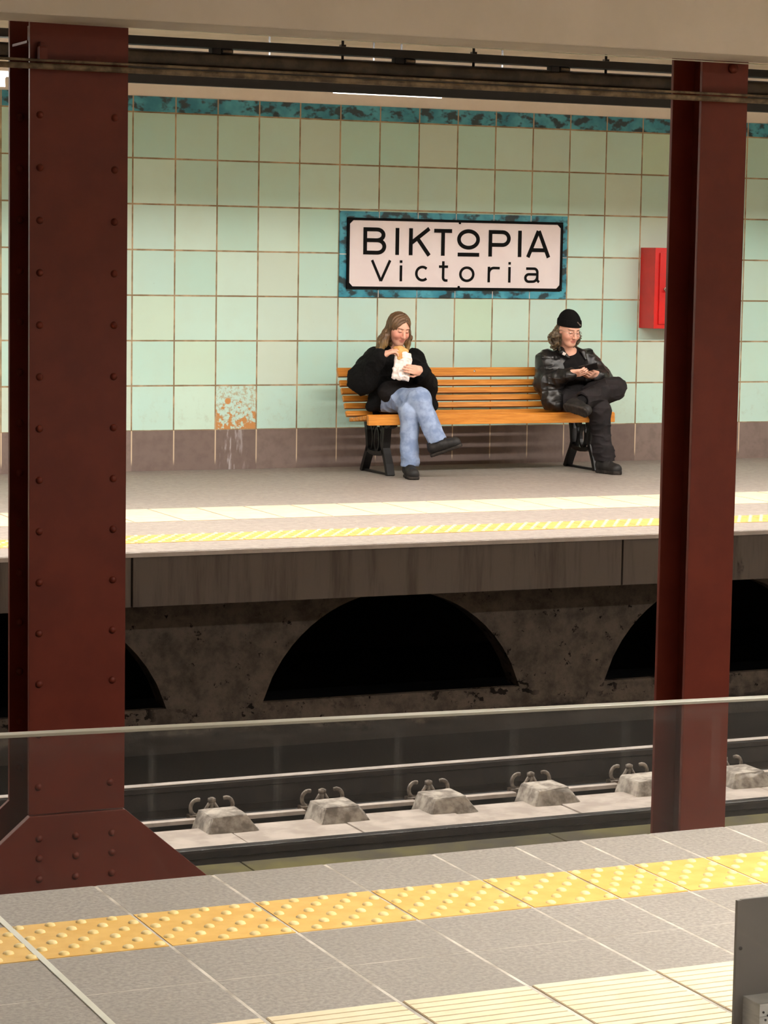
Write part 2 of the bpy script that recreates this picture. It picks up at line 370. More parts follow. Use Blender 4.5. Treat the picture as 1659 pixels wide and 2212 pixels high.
o = floor_tiles('floor_near', M['floor'], M['grout'], NX, ys, 0.0046, skip=(NC2, -12.848, NY2)); structure(o, 'grey stone tiled platform in the foreground')
o = MB().box((XA, EN-0.02, -0.30), (XB, EN+0.004, -0.004), bevel=0.003).build('trim_2', M['lip']); structure(o, 'pale edge of the near platform')
o = MB().box((XA, -21.0, -1.30), (XB, EN-0.25, -0.12)).build('wall_near_platform', M['fascia']); structure(o)

FX = [-0.4385+0.3235*k for k in range(-40, 40)]; FX = [XA] + [x for x in FX if XA < x < XB] + [XB]
EF, FY1, FY2, FC1, FC2 = -4.7476, -4.364, -3.999, -3.3385, -2.6294
ys = [EF, FY1, FY2, -3.72, FC1, -2.985, FC2] + [FC2+0.3285*k for k in range(1, 8)] + [0.0]
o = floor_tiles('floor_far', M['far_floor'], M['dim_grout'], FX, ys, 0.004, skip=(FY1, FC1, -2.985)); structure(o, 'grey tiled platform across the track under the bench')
o = MB().box((XA, EF-0.004, -0.028), (XB, EF+0.03, -0.003), bevel=0.002).build('trim_3', M['lip']); structure(o, 'pale stone lip of the far platform')

def tactile(name, mat, xs, y0, y1, kind, label, pitch):
    mb = MB()
    for a, b in zip(xs[:-1], xs[1:]):
        g_ = 0.006 if kind == 'rib' else 0.004; mb.box((a+g_, y0+0.002, -0.004), (b-g_, y1-0.002, 0.0015), mi=1 if kind == 'rib' else 0)
        if not (-5.5 < (a+b)/2 < 6.0): continue
        if kind == 'dome':
            n = 6; dy = (y1-y0)/n; nx = max(2, round((b-a)/pitch)); dx = (b-a)/nx
            for r in range(n):
                for k in range(nx):
                    x = a+(k+(0.25 if r % 2 else 0.75))*dx
                    mb.dome((x, y0+(r+0.5)*dy, 0.0015), 0.0135, n=10, m=3, h=0.5, mi=1)
        else:
            n = 9; dy = (y1-y0)/n
            for r in range(n): mb.box((a+0.008, y0+(r+0.08)*dy, 0.0), (b-0.008, y0+(r+0.93)*dy, 0.0034), bevel=0.0015)
    return structure(mb.build(name, [mat, M['worn_yellow'] if kind == 'dome' else M['cream_groove']]), label)
tactile('trim_4', M['yellow'], NX, NY2, NY1, 'dome', 'yellow studded tactile strip on the near platform', 0.080)
tactile('trim_5', M['cream'], NX, -12.848, NC1, 'rib', 'cream ribbed tactile strip on the near platform', 0)
tactile('trim_6', M['cream'], NX, NC2, -12.848, 'rib', 'cream ribbed tactile strip at the bottom edge of the picture', 0)
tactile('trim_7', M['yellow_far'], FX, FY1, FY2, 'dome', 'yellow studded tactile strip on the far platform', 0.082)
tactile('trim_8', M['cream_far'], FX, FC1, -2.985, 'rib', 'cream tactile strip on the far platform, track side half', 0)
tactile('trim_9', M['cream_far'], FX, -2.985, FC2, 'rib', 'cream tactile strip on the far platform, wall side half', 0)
o = MB().box((-4.188, -14.0, -0.003), (-4.172, EN, 0.003), bevel=0.001).build('trim_10', M['cap']); structure(o, 'thin white joint strip across the near platform at lower left')

# far platform: hanging fascia panels, soffit, arched wall, dark void behind
for k in range(-4, 4):
    a = -1.563+3.04*k; mb = MB(); mb.box((max(a+0.006, XA), EF+0.012, -0.302), (min(a+3.034, XB), EF+0.10, -0.028), bevel=0.004)
    structure(mb.build('fascia_panel', M['fascia']), 'grey concrete fascia panel hanging below the far platform edge')
o = MB().box((XA, EF+0.10, -0.30), (XB, 0, -0.12)).build('platform_slab', M['fascia']); structure(o)
AY, AC, AHW, AR, AP, AZ = -4.28, 0.214, 0.833, 0.870, 2.25, -0.960
def arch_wall():
    mb = MB(); c = AR**2-AHW**2; c = math.sqrt(c); N = 28
    def V(x, y, z): return mb.bm.verts.new((x, y, z))
    def quad(a, b, c_, d): mb.bm.faces.new((V(*a), V(*b), V(*c_), V(*d)))
    y, yb, top, bot = AY, AY+0.16, -0.12, -1.30; x = XA
    for k in range(-5, 5):
        xc = AC+AP*k
        if xc-AHW < XA or xc+AHW > XB: continue
        quad((x, y, AZ), (xc-AHW, y, AZ), (xc-AHW, y, top), (x, y, top)); x = xc+AHW
        P = [(xc-AHW+2*AHW*t/N, max(0.0, math.sqrt(max(0, AR**2-(-AHW+2*AHW*t/N)**2))-c)+AZ) for t in range(N+1)]
        for (a, za), (b, zb) in zip(P[:-1], P[1:]):
            quad((a, y, za), (b, y, zb), (b, y, top), (a, y, top)); quad((a, y, za), (a, yb, za), (b, yb, zb), (b, y, zb))
    quad((x, y, AZ), (XB, y, AZ), (XB, y, top), (x, y, top))
    quad((XA, y, bot), (XB, y, bot), (XB, y, AZ), (XA, y, AZ)); quad((XA, y, AZ), (XB, y, AZ), (XB, y+0.05, AZ), (XA, y+0.05, AZ))
    bmesh.ops.remove_doubles(mb.bm, verts=mb.bm.verts, dist=1e-4)
    return mb.build('wall_under_far_platform', M['arch'])
structure(arch_wall(), 'rough concrete wall with dark arched openings below the far platform')
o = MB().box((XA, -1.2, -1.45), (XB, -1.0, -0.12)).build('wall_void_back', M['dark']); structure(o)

# track bed
o = MB().box((XA, -11.2, -1.45), (XB, -1.0, -1.22)).build('floor_track', M['ballast']); structure(o, 'black track bed')
mb = MB()
for k in range(-20, 16):
    a = -1.60+0.6*k
    if a < XA or a+0.6 > XB: continue
    mb.box((a+0.003, -7.28, -1.24), (a+0.597, -6.245, -1.170+random.uniform(-0.003, 0.003)), bevel=0.004)
structure(mb.build('track_slab', M['slab']), 'pale dusty concrete slab strip between the rails')
mb = MB()
for k in range(-8, 8):
    a = -0.53+1.5*k; mb.box((a+0.004, -9.0, -1.22), (a+1.496, -7.62, -0.985), bevel=0.004)
structure(mb.build('track_plinth', M['olive']), 'low olive brown concrete plinth between the two tracks')
# ================================================================== TRACK
RAIL = [(-0.066, 0.0), (0.066, 0.0), (0.066, 0.012), (0.012, 0.03), (0.009, 0.115), (0.034, 0.125), (0.035, 0.150), (0.026, 0.158), (-0.026, 0.158), (-0.035, 0.150), (-0.034, 0.125), (-0.009, 0.115), (-0.012, 0.03), (-0.066, 0.012)]
def rail(y, ztop, body, head, label):
    root = empty('running_rail', (0, y, ztop-0.16), label, 'rail', 'rails of the far track')
    MB().prism([(y+a, ztop-0.16+b) for a, b in RAIL], 'x', XA, XB).build('rail_profile', body, root)
    MB().box((XA, y-0.027, ztop-0.004), (XB, y+0.027, ztop+0.001), bevel=0.001).build('rail_head', head, root)
    return root
rail(-5.975, -1.000, M['rail'], M['railtop'], 'far running rail with bright worn head, behind the concrete blocks')
rail(-7.345, -0.985, M['rail'], M['nearrail'], 'near dark running rail in front of the pale concrete slab')
# thin guard plank lying between the blocks
def rail_support(x, label):
    r = empty('rail_support', (x, -6.2, -1.24), label, 'rail support', 'concrete rail supports along the far rail')
    blk = MB(); b = blk.bm
    y0, y1, z0, z1 = -6.405, -6.165, -1.20, -1.088
    P = [(-0.138, y0, z0), (0.160, y0, z0), (0.160, y1, z0), (-0.138, y1, z0), (-0.092, y0+0.055, z1-0.010), (0.085, y0+0.055, z1-0.004), (0.090, y1, z1-0.004), (-0.098, y1, z1-0.008)]
    vs = [b.verts.new((x+p[0]-0.005, p[1], p[2])) for p in P]
    for f in ((0, 1, 5, 4), (1, 2, 6, 5), (2, 3, 7, 6), (3, 0, 4, 7), (4, 5, 6, 7), (3, 2, 1, 0)): b.faces.new([vs[i] for i in f])
    bmesh.ops.bevel(b, geom=list(b.edges), offset=0.009, segments=2, profile=0.5, affect='EDGES')
    bmesh.ops.subdivide_edges(b, edges=list(b.edges), cuts=2, use_grid_fill=True)
    rnd = random.Random(int(x*100))
    for v in b.verts: v.co += Vector((rnd.uniform(-1, 1), rnd.uniform(-1, 1), rnd.uniform(-1, 1)))*0.0022
    blk.build('block', M['block'], r, smooth=True)
    MB().box((x-0.12, -6.10, -1.165), (x+0.12, -6.044, -1.142), bevel=0.004).build('base_plate', M['clip'], r)
    for s, dx in ((-1, -0.075), (1, 0.075)):
        pts = []
        for k in range(9):
            t = -0.3+k/8*2.5
            pts.append((x+dx+s*(0.020-0.036*math.cos(t)*1.0)*(-1 if s < 0 else 1)*s, -6.075, -1.118+0.042*math.sin(t)) if False else (x+dx+s*0.036*math.cos(1.9-k*0.38), -6.08, -1.108+0.040*math.sin(1.9-k*0.38)))
        MB().tube(pts, 0.0105, 8).build('clip', M['clip'], r, smooth=True)
    bolt = MB(); bolt.tube([(x, -6.08, -1.15), (x, -6.08, -1.062)], 0.011, 8); bolt.tube([(x, -6.08, -1.085), (x, -6.08, -1.066)], 0.020, 6)
    bolt.tube([(x-0.045, -6.08, -1.14), (x-0.012, -6.08, -1.09)], 0.009, 6); bolt.tube([(x+0.045, -6.08, -1.14), (x+0.012, -6.08, -1.09)], 0.009, 6)
    bolt.build('bolt', M['clip'], r)
sup = {0: 'first right of the wide column', 1: 'second right of the wide column', 2: 'midway between both columns', 3: 'second left of the thin column', 4: 'half hidden by the thin column', 5: 'right of the thin column'}
for k, t in sup.items(): rail_support(-1.592+0.592*k, 'grey concrete rail support with two hooks, ' + t)
for k in range(-1, 6):
    a = -1.592+0.592*k+0.135; mb = MB(); mb.box((a, -6.152, -1.170), (a+0.34+0.02*(k % 2), -6.104, -1.150), bevel=0.002)
    tag(mb.build('cover_plank', M['slab']), 'thin pale cover plank beside the far rail, ' + ('beside the wide column' if k < 0 else ['right of the first block', 'right of the second block', 'right of the middle block', 'left of the thin column', 'behind the thin column', 'at the right picture edge'][k]), 'plank', 'cover planks along the far rail', 'thing')

# ================================================================== STEEL COLUMNS
rivet_me = None
def rivet(x, y, z, parent, axis=(0, -1, 0)):
    global rivet_me
    if rivet_me is None:
        t = MB().dome((0, 0, 0), 0.0150, (0, -1, 0), n=12, m=4, h=0.75).build('rivet', M['paint']); rivet_me = t.data; bpy.data.objects.remove(t)
    o = bpy.data.objects.new('rivet', rivet_me); COL.objects.link(o); o.location = (x, y, z); adopt(o, parent)
def riveted_column():
    x0, x1, yf, yb, zt, zb = -3.092, -2.700, -8.07, -7.765, 2.50, -1.0
    r = empty('riveted_column', ((x0+x1)/2, (yf+yb)/2, zb), 'wide dark red riveted steel column with flared base at left', 'column')
    def plate(y0, y1): return [(x0, zt), (x1, zt), (x1, -0.585), (x1+0.50, -1.0), (x0-0.50, -1.0), (x0, -0.585)]
    MB().prism([(x0, zt), (x1, zt), (x1, -0.60), (x0, -0.60)], 'y', yf, yf+0.022, bevel=0.002).build('front_plate', M['paint'], r)
    MB().prism([(x0, -0.604), (x1, -0.604), (x1+0.46, -1.0), (x0-0.46, -1.0)], 'y', yf-0.012, yf+0.022, bevel=0.003).build('base_gusset', M['paint'], r)
    MB().prism([(x0, zt), (x1, zt), (x1, -0.60), (x1+0.46, -1.0), (x0-0.46, -1.0), (x0, -0.60)], 'y', yb-0.022, yb, bevel=0.002).build('back_plate', M['paint'], r)
    MB().box(((x0+x1)/2-0.011, yf+0.02, zb), ((x0+x1)/2+0.011, yb-0.02, zt)).build('web', M['paint'], r)
    ang = MB(); ang.box((x0+0.005, yf+0.06, 2.395), (x1-0.005, yb-0.04, 2.405)); ang.box((x0+0.01, yf+0.022, 2.40), (x0+0.09, yf+0.07, 2.46)); ang.build('top_cleat', M['paint'], r)
    for k in range(14):
        z = 2.322-0.2002*k
        if z < -0.5: break
        if abs(z-2.322) > 0.01 or True:
            rivet(-3.052, yf, z, r); rivet(-2.753, yf, z, r)
        rivet(-3.050, yb-0.022, z+0.004, r)
    rivet(-3.054, yf, -0.49, r); rivet(-2.760, yf, -0.492, r); rivet(-3.05, yb-0.022, -0.47, r)
    for z in (-0.694, -0.774, -0.857):
        for x in (-3.054, -2.904, -2.755): rivet(x, yf-0.012, z, r)
riveted_column()
def plain_column():
    x0, x1, yf, yb, zt, zb, t = -0.108, 0.124, -8.06, -7.80, 2.50, -1.0, 0.020
    r = empty('plain_column', ((x0+x1)/2, (yf+yb)/2, zb), 'thin dark red steel column without rivets at right', 'column')
    MB().box((x0, yf, zb), (x1, yf+t, zt), bevel=0.003).build('front_flange', M['paint'], r)
    MB().box((x0, yb-t, zb), (x1, yb, zt), bevel=0.003).build('back_flange', M['paint'], r)
    xc = (x0+x1)/2; w = MB(); w.box((xc-0.008, yf+t, zb), (xc+0.008, yb-t, zt))
    w.prism([(xc-0.008, yf+t), (xc-0.03, yf+t), (xc-0.008, yf+t+0.03)], 'z', zb, zt); w.build('web', M['paint'], r)
    MB().tube([(x0+0.15, yf-0.014, 2.44), (x0+0.15, yf+0.004, 2.44)], 0.022, 10).build('bolt_boss', M['paint'], r)
plain_column()

# ================================================================== OVERHEAD PIPES AND LAMPS
ct = 'dusty pipes clipped along the front of the columns'
o = MB().tube([(XA, -8.12, 2.301), (XB, -8.12, 2.303)], 0.0115, 12).build('conduit', M['conduit'])
tag(o, 'thicker lower dusty brown pipe crossing in front of both columns', 'pipe', ct, 'thing')
o = MB().tube([(XA, -8.118, 2.323), (XB, -8.118, 2.325)], 0.0055, 8).build('conduit', M['conduit'])
tag(o, 'thinner upper dusty cable lying on the pipe in front of the columns', 'pipe', ct, 'thing')
mb = MB(); mb.box((-3.070, -8.122, 2.318), (-3.036, -8.085, 2.378), bevel=0.006); mb.box((-3.062, -8.11, 2.37), (-3.044, -8.072, 2.395), bevel=0.004)
tag(mb.build('pipe_clamp', M['paint']), 'brownish clamp holding the pipe on the riveted column', 'clamp', None, 'thing')
mb = MB().tube([(XA, -8.088, 2.478), (-3.4, -8.088, 2.474), (-2.95, -8.088, 2.469), (-2.6, -8.088, 2.468), (0, -8.088, 2.462), (XB, -8.088, 2.468)], 0.003, 6)
tag(mb.build('wire', M['cap']), 'thin pale wire along the bottom of the ceiling beam', 'wire', None, 'thing')
o = MB().box((XA, -4.75, 2.706), (XB, -4.65, 2.750), bevel=0.004).build('cable_tray', M['black']); tag(o, 'long black cable tray hanging above the big dark pipe', 'cable tray', None, 'thing')
r = empty('overhead_duct', (0, -4.7, 2.642), 'big dark round pipe running below the black cable tray', 'pipe')
MB().tube([(XA, -4.7, 2.642), (XB, -4.7, 2.642)], 0.040, 20).build('pipe_body', M['duct'], r)
MB().box((XA, -4.735, 2.596), (XB, -4.665, 2.604), bevel=0.002).build('lit_lower_edge', M['conduit'], r)  # lighter strip paints the light caught along the pipe's lower edge
for x, d in ((-1.073, 'first from the wide column'), (0.009, 'above the left part of the station sign'), (0.985, 'above the right part of the station sign')):
    mb = MB(); mb.box((x-0.055, -4.73, 2.676), (x-0.002, -4.67, 2.712), bevel=0.004); mb.box((x+0.0, -4.735, 2.680), (x+0.065, -4.67, 2.704), bevel=0.006, mi=1)
    tag(mb.build('hanger_clamp', [M['black'], M['conduit']]), 'dark clamp block between tray and big pipe, ' + d, 'clamp', 'clamp blocks between tray and pipe', 'thing')
for x, d in ((-0.355, 'above the gap left of the sign'), (0.448, 'above the middle of the sign'), (1.30, 'left of the thin column'), (2.052, 'right of the thin column')):
    mb = MB().tube([(x, -4.7, 2.67), (x, -4.7, 3.12)], 0.008, 8); mb.box((x-0.014, -4.715, 2.75), (x+0.014, -4.685, 2.764))
    tag(mb.build('hanger_rod', M['black']), 'short black rod hanging the tray and big pipe, ' + d, 'rod', 'hanger rods of the cable tray', 'thing')

def area(name, loc, sx, sy, power, parent, flip=False, spread=math.pi):
    l = bpy.data.lights.new(name, 'AREA'); l.shape = 'RECTANGLE'; l.size = sx; l.size_y = sy; l.energy = power; l.spread = spread; l.color = LAMP_RGB
    o = bpy.data.objects.new(name, l); COL.objects.link(o); o.location = loc
    if flip: o.rotation_euler = (math.pi, 0, 0)
    adopt(o, parent); return o
def far_lamp(x0, x1, label, drop=0.0, glint=0.0):
    """ceiling-hung twin tube trough over the far platform, closed towards the track by a black board"""
    xc = (x0+x1)/2; y = -3.92; LIP_Z, TUBE_Z = 2.600-drop, 2.652-drop-glint; top = 2.679-drop
    r = empty('tube_lamp', (xc, y, 2.66), label, 'lamp', 'tube lamps over the far platform')
    mb = MB(); mb.box((x0, y-0.10, top-0.012), (x1, y+0.20, top)); mb.box((x0, y+0.19, LIP_Z), (x1, y+0.20, top))
    mb.build('reflector', M['plaster'], r)
    for dy in (-0.045, 0.035):
        MB().tube([(x0+0.04, y+dy, TUBE_Z), (x1-0.04, y+dy, TUBE_Z)], 0.013, 10).build('tube', M['tube'], r)
    for hx in (x0+0.3, x1-0.3): MB().tube([(hx, y+0.05, top), (hx, y+0.05, 3.125)], 0.006, 6).build('hanger', M['black'], r)
    area('lamp_light', (xc, y-0.005, TUBE_Z-0.016), x1-x0-0.1, 0.10, FAR_LAMP*(x1-x0), r)
    area('lamp_light', (xc, y-0.005, top+0.012), x1-x0-0.1, 0.10, FAR_LAMP*0.38*(x1-x0), r, flip=True)  # added upward light over the closed reflector, brightens ceiling and plaster strip

hid = 'tube lamp over the far platform hidden behind the black board'
for x0, x1, drop, t in ((-8.1, -5.95, 0, hid), (-5.85, -3.65, 0, hid), (-3.6, -1.99, 0.080, 'lit white tube lamp at the far left edge beside the wide column'), (-1.94, -0.16, 0, hid),
                        (-0.10, 0.68, 0.018, 'lit tube lamp glinting below the black board, up left of the sign'), (0.75, 3.55, 0, hid), (3.65, 5.85, 0, hid), (5.95, 8.15, 0, hid)): far_lamp(x0, x1, t, drop, 0.064 if drop == 0.018 else 0.0)
o = MB().box((-1.96, -4.10, 2.549), (XB, -4.06, 2.74), bevel=0.003).build('lamp_board', M['black']); tag(o, 'long black board hiding the lamps of the far platform', 'board', None, 'thing')
for k in range(0, 5):
    x0 = -3.1+2.6*k
    r = empty('tube_lamp', (x0+1.2, -12.5, 3.08), 'added unseen tube lamp nearer the camera, brightening the glass edge and near floor', 'lamp', 'tube lamps over the near platform')
    MB().box((x0, -12.62, 3.07), (x0+2.4, -12.38, 3.12), bevel=0.005).build('lamp_body', M['plaster'], r)
    for dy in (-0.05, 0.05): MB().tube([(x0+0.04, -12.5+dy, 3.05), (x0+2.36, -12.5+dy, 3.05)], 0.013, 10).build('tube', M['tube'], r)
    area('lamp_light', (x0+1.2, -12.5, 3.03), 2.3, 0.12, NEAR_LAMP, r, spread=2.55)

# ================================================================== SIGN, CABINET, BALUSTRADE, PANEL
def strokes(mb, polys, w, y0, y1):
    """flat ribbons (mitred) along polylines in the wall plane"""
    for pts in polys:
        pts = [q for i, q in enumerate(pts) if i == 0 or math.dist(q, pts[i-1]) > 1e-4]; closed = len(pts) > 2 and math.dist(pts[0], pts[-1]) < 1e-4; y0 -= 0.0003
        P = [Vector((a, b)) for a, b in (pts[:-1] if closed else pts)]; N = len(P); L = []; R = []
        for i, p in enumerate(P):
            a = P[i-1] if (i > 0 or closed) else None; b = P[(i+1) % N] if (i < N-1 or closed) else None
            d1 = (p-a).normalized() if a is not None else (b-p).normalized(); d2 = (b-p).normalized() if b is not None else d1
            n1, n2 = Vector((-d1.y, d1.x)), Vector((-d2.y, d2.x)); m = (n1+n2)
            m = m.normalized() if m.length > 1e-4 else n1; k = min(2.2, 1/max(0.3, m.dot(n1)))
            L.append(p+m*w/2*k); R.append(p-m*w/2*k)
        F = [[mb.bm.verts.new((q.x, y, q.y)) for q in S] for S in (L, R) for y in (y0, y1)]
        lf, lb_, rf, rb = F
        for i in range(N if closed else N-1):
            j = (i+1) % N
            for q in ((lf[i], lf[j], rf[j], rf[i]), (lb_[i], rb[i], rb[j], lb_[j]), (lf[i], lb_[i], lb_[j], lf[j]), (rf[i], rf[j], rb[j], rb[i])): mb.bm.faces.new(q)
        if not closed:
            for i in (0, N-1): mb.bm.faces.new((lf[i], rf[i], rb[i], lb_[i]))
    bmesh.ops.recalc_face_normals(mb.bm, faces=mb.bm.faces)
def arc(cx, cz, rx, rz, a0, a1, n=20): return [(cx+rx*math.cos(math.radians(a0+(a1-a0)*k/n)), cz+rz*math.sin(math.radians(a0+(a1-a0)*k/n))) for k in range(n+1)]
def sign():
    x0, x1, z0, z1 = 1.652, 3.617, 1.304, 1.957
    r = empty('station_sign', ((x0+x1)/2, 0, z0), 'white station sign with black frame reading BIKTOPIA Victoria, blue tile border', 'sign')
    mb = MB(); t = 0.056
    mb.box((x0, -0.014, z0), (x1, 0.0, z0+t)); mb.box((x0, -0.014, z1-t), (x1, 0, z1)); mb.box((x0, -0.0145, z0+t), (x0+t, 0, z1-t)); mb.box((x1-t, -0.0145, z0+t), (x1, 0, z1-t))
    for k in range(1, 6):
        for zz in (z0, z1-t): mb.box((x0+k*(x1-x0)/6-0.003, -0.0148, zz), (x0+k*(x1-x0)/6+0.003, 0, zz+t), mi=1)
    for xx in (x0, x1-t): mb.box((xx, -0.0149, (z0+z1)/2-0.003), (xx+t, 0, (z0+z1)/2+0.003), mi=1)
    mb.build('tile_border', [mat_border('blue_sign_border_tile', 1, False), M['grout']], r)
    a0, a1, b0, b1 = 1.708, 3.571, 1.366, 1.909
    mb = MB(); f = 0.020
    mb.box((a0, -0.030, b0), (a1, 0, b0+f), bevel=0.002); mb.box((a0, -0.030, b1-f), (a1, 0, b1), bevel=0.002); mb.box((a0, -0.030, b0+f), (a0+f, 0, b1-f)); mb.box((a1-f, -0.030, b0+f), (a1, 0, b1-f))
    for xx, s in ((a0+f, 1), (a1-f, -1)):
        for zz, q in ((b0+f, 1), (b1-f, -1)): mb.prism([(xx, zz), (xx+s*0.028, zz), (xx, zz+q*0.028)], 'y', -0.030, -0.01)
    for zz, q in ((b0+f, 1), (b1-f, -1)): mb.tube([(2.66, -0.031, zz+q*0.004), (2.66, -0.02, zz+q*0.004)], 0.009, 10)
    mb.build('frame', M['ink'], r)
    MB().box((a0+0.01, -0.024, b0+0.01), (a1-0.01, 0, b1-0.01)).build('panel', M['white'], r)
    w = 0.030; T, B = 1.822, 1.645; h = T-B; m = (T+B)/2+0.006
    cur = []; nst = [0]
    def S(*p, new=True):
        if new: cur.append(MB()); nst[0] = 0
        nst[0] += 1; strokes(cur[-1], p, w, -0.0275-0.0004*nst[0], -0.023)
    x = 1.858; S([(x, B-w/2), (x, T+w/2)]); S([(x, T), (1.955, T)]+arc(1.955, (T+m)/2, 0.056, (T-m)/2, 90, -90, 14)+[(x, m)], new=False); S([(x, m), (1.960, m)]+arc(1.960, (B+m)/2, 0.059, (m-B)/2, 90, -90, 14)+[(x, B)], new=False)
    S([(2.128, B-w/2), (2.128, T+w/2)])
    S([(2.243, B-w/2), (2.243, T+w/2)]); S([(2.398, T+w/2), (2.252, m-0.012)], new=False); S([(2.300, m+0.02), (2.400, B-w/2)], new=False)
    S([(2.441, T), (2.594, T)]); S([(2.518, T), (2.518, B-w/2)], new=False)
    S(arc(2.738, 1.760, 0.083, 0.064, 0, 360, 40)); S([(2.647, B-0.003), (2.832, B-0.003)], new=False)
    S([(2.929, B-w/2), (2.929, T+w/2)]); S([(2.929, T), (3.035, T)]+arc(3.035, 1.772, 0.056, T-1.772, 90, -90, 14)+[(2.929, 1.722)], new=False)
    S([(3.188, B-w/2), (3.188, T+w/2)])
    S([(3.262, B-w/2), (3.352, T+w/2)]); S([(3.356, T+w/2), (3.446, B-w/2)], new=False); S([(3.290, B+0.042), (3.418, B+0.042)], new=False)
    w = 0.020; B, X, T = 1.439, 1.541, 1.578
    S([(1.918, T+w/2), (1.994, B-w/2)]); S([(1.994, B-w/2), (2.070, T+w/2)], new=False)
    for q in (2.163, 3.102): S([(q, B-w/2), (q, X+w/2)]); S([(q-0.010, T+0.002), (q+0.010, T+0.002)], new=False)
    S(arc(2.346, 1.490, 0.052, 0.051, 48, 312, 24))
    S([(2.524, T+w/2), (2.524, B+0.025)]+arc(2.547, B+0.022, 0.023, 0.022, 180, 280, 8)+[(2.562, B)]); S([(2.488, 1.546), (2.564, 1.546)], new=False)
    S(arc(2.729, 1.490, 0.056, 0.051, 0, 360, 36))
    S([(2.921, B-w/2), (2.921, X+w/2)]); S([(2.921, 1.500)]+arc(2.965, 1.500, 0.044, 0.042, 180, 95, 10)+[(3.015, X)], new=False)
    S([(3.250, X), (3.320, X)]+arc(3.320, 1.511, 0.030, 0.030, 90, 0, 8)+[(3.350, B+0.01), (3.366, B-0.004)]); S([(3.350, 1.496), (3.275, 1.496)]+arc(3.275, 1.467, 0.031, 0.029, 90, 270, 12)+[(3.310, B)]+arc(3.310, B+0.04, 0.040, 0.040, 270, 360, 8), new=False)
    for q in cur: q.build('letter', M['ink'], r)
sign()
def cabinet():
    x0, x1, d, z0, z1 = 4.300, 4.700, 0.235, 1.078, 1.723
    r = empty('hose_cabinet', ((x0+x1)/2, 0, z0), 'red metal wall cabinet half hidden behind the thin column', 'cabinet')
    mb = MB(); mb.box((x0, -d, z0), (x1, -0.0005, z1), bevel=0.004); mb.build('body', M['red'], r)
    dr = MB(); dr.box((x0+0.038, -d-0.014, z0+0.035), (x1-0.038, -d-0.0005, z1-0.040), bevel=0.004); do = dr.build('door', M['red'], r)
    h = MB(); h.tube([(x0+0.088, -d-0.012, 1.394), (x0+0.088, -d-0.034, 1.394)], 0.014, 12); h.box((x0+0.076, -d-0.040, 1.372), (x0+0.100, -d-0.028, 1.412), bevel=0.008)
    ho = h.build('handle', M['chrome'], None, smooth=False); ho.parent = do; ho.matrix_parent_inverse = do.matrix_world.inverted()
    tag(ho, 'small plated turn handle')
cabinet()
def balustrade():
    a, b = Vector((-5.30, -14.262, 0)), Vector((-3.40, -14.425, 0)); d = (b-a).normalized(); n = Vector((d.y, -d.x, 0))
    r = empty('glass_balustrade', (a+b)/2, 'clear glass balustrade with bright top edge crossing in front of the tracks', 'balustrade')
    def slab(name, z0, z1, t, mat, bev=0):
        mb = MB(); P = [a-n*t/2, b-n*t/2, b+n*t/2, a+n*t/2]; mb.prism([(p.x, p.y) for p in P], 'z', z0, z1, bevel=bev); return mb.build(name, mat, r)
    slab('glass_pane', 0.06, 0.996, 0.012, M['glass']); slab('lit_top_edge', 0.996, 1.0, 0.019, M['cap'], 0.001); slab('floor_channel', 0.0, 0.09, 0.05, M['alu'], 0.003)  # pale strip on top paints the lit, polished edge of the glass
balustrade()
def seat_panel():
    r = empty('steel_panel', (-3.05, -13.40, 0), 'grey sheet steel panel with aluminium bracket at the lower right corner', 'panel')
    p = MB(); p.box((-3.243, -13.40, 0.0), (-2.70, -13.394, 0.408), bevel=0.001); p.build('sheet', M['steel'], r)
    f = MB(); f.box((-3.252, -13.402, 0.0), (-3.242, -13.394, 0.407), bevel=0.001); fo = f.build('folded_edge', M['steel'], r); tag(fo, 'lighter folded metal edge')
    MB().tube([(-3.243, -13.404, 0.315), (-3.243, -13.398, 0.315)], 0.0035, 8).build('edge_screw', M['black'], r)
    b = MB(); b.box((-3.232, -13.455, 0.216), (-2.95, -13.40, 0.221)); b.box((-3.232, -13.455, 0.10), (-3.226, -13.40, 0.217)); b.box((-3.232, -13.458, 0.196), (-2.95, -13.453, 0.221)); b.box((-3.232, -13.458, 0.10), (-3.203, -13.453, 0.197))
    bo = b.build('bracket', M['alu'], r)
    for dx, dz in ((0.008, 0.011), (0.018, 0.018), (0.013, 0.026)):
        s = MB().tube([(-3.232+dx, -13.4595, 0.216-dz), (-3.232+dx, -13.456, 0.216-dz)], 0.0022, 8).build('screw', M['black'], None); s.parent = bo; s.matrix_parent_inverse = bo.matrix_world.inverted()
seat_panel()

for k in range(0, 4):  # second lamp row, added to brighten the glass edge and near floor
    x0 = -2.6+2.6*k; r = empty('tube_lamp', (x0+1.2, -16.8, 3.08), 'added unseen tube lamp nearer the camera, brightening the glass edge and near floor', 'lamp', 'tube lamps over the near platform')
    MB().box((x0, -16.92, 3.07), (x0+2.4, -16.68, 3.12), bevel=0.005).build('lamp_body', M['plaster'], r)
    for dy in (-0.05, 0.05): MB().tube([(x0+0.04, -16.8+dy, 3.05), (x0+2.36, -16.8+dy, 3.05)], 0.013, 10).build('tube', M['tube'], r)
    area('lamp_light', (x0+1.2, -16.8, 3.03), 2.3, 0.12, NEAR_LAMP*0.7, r, spread=2.55)
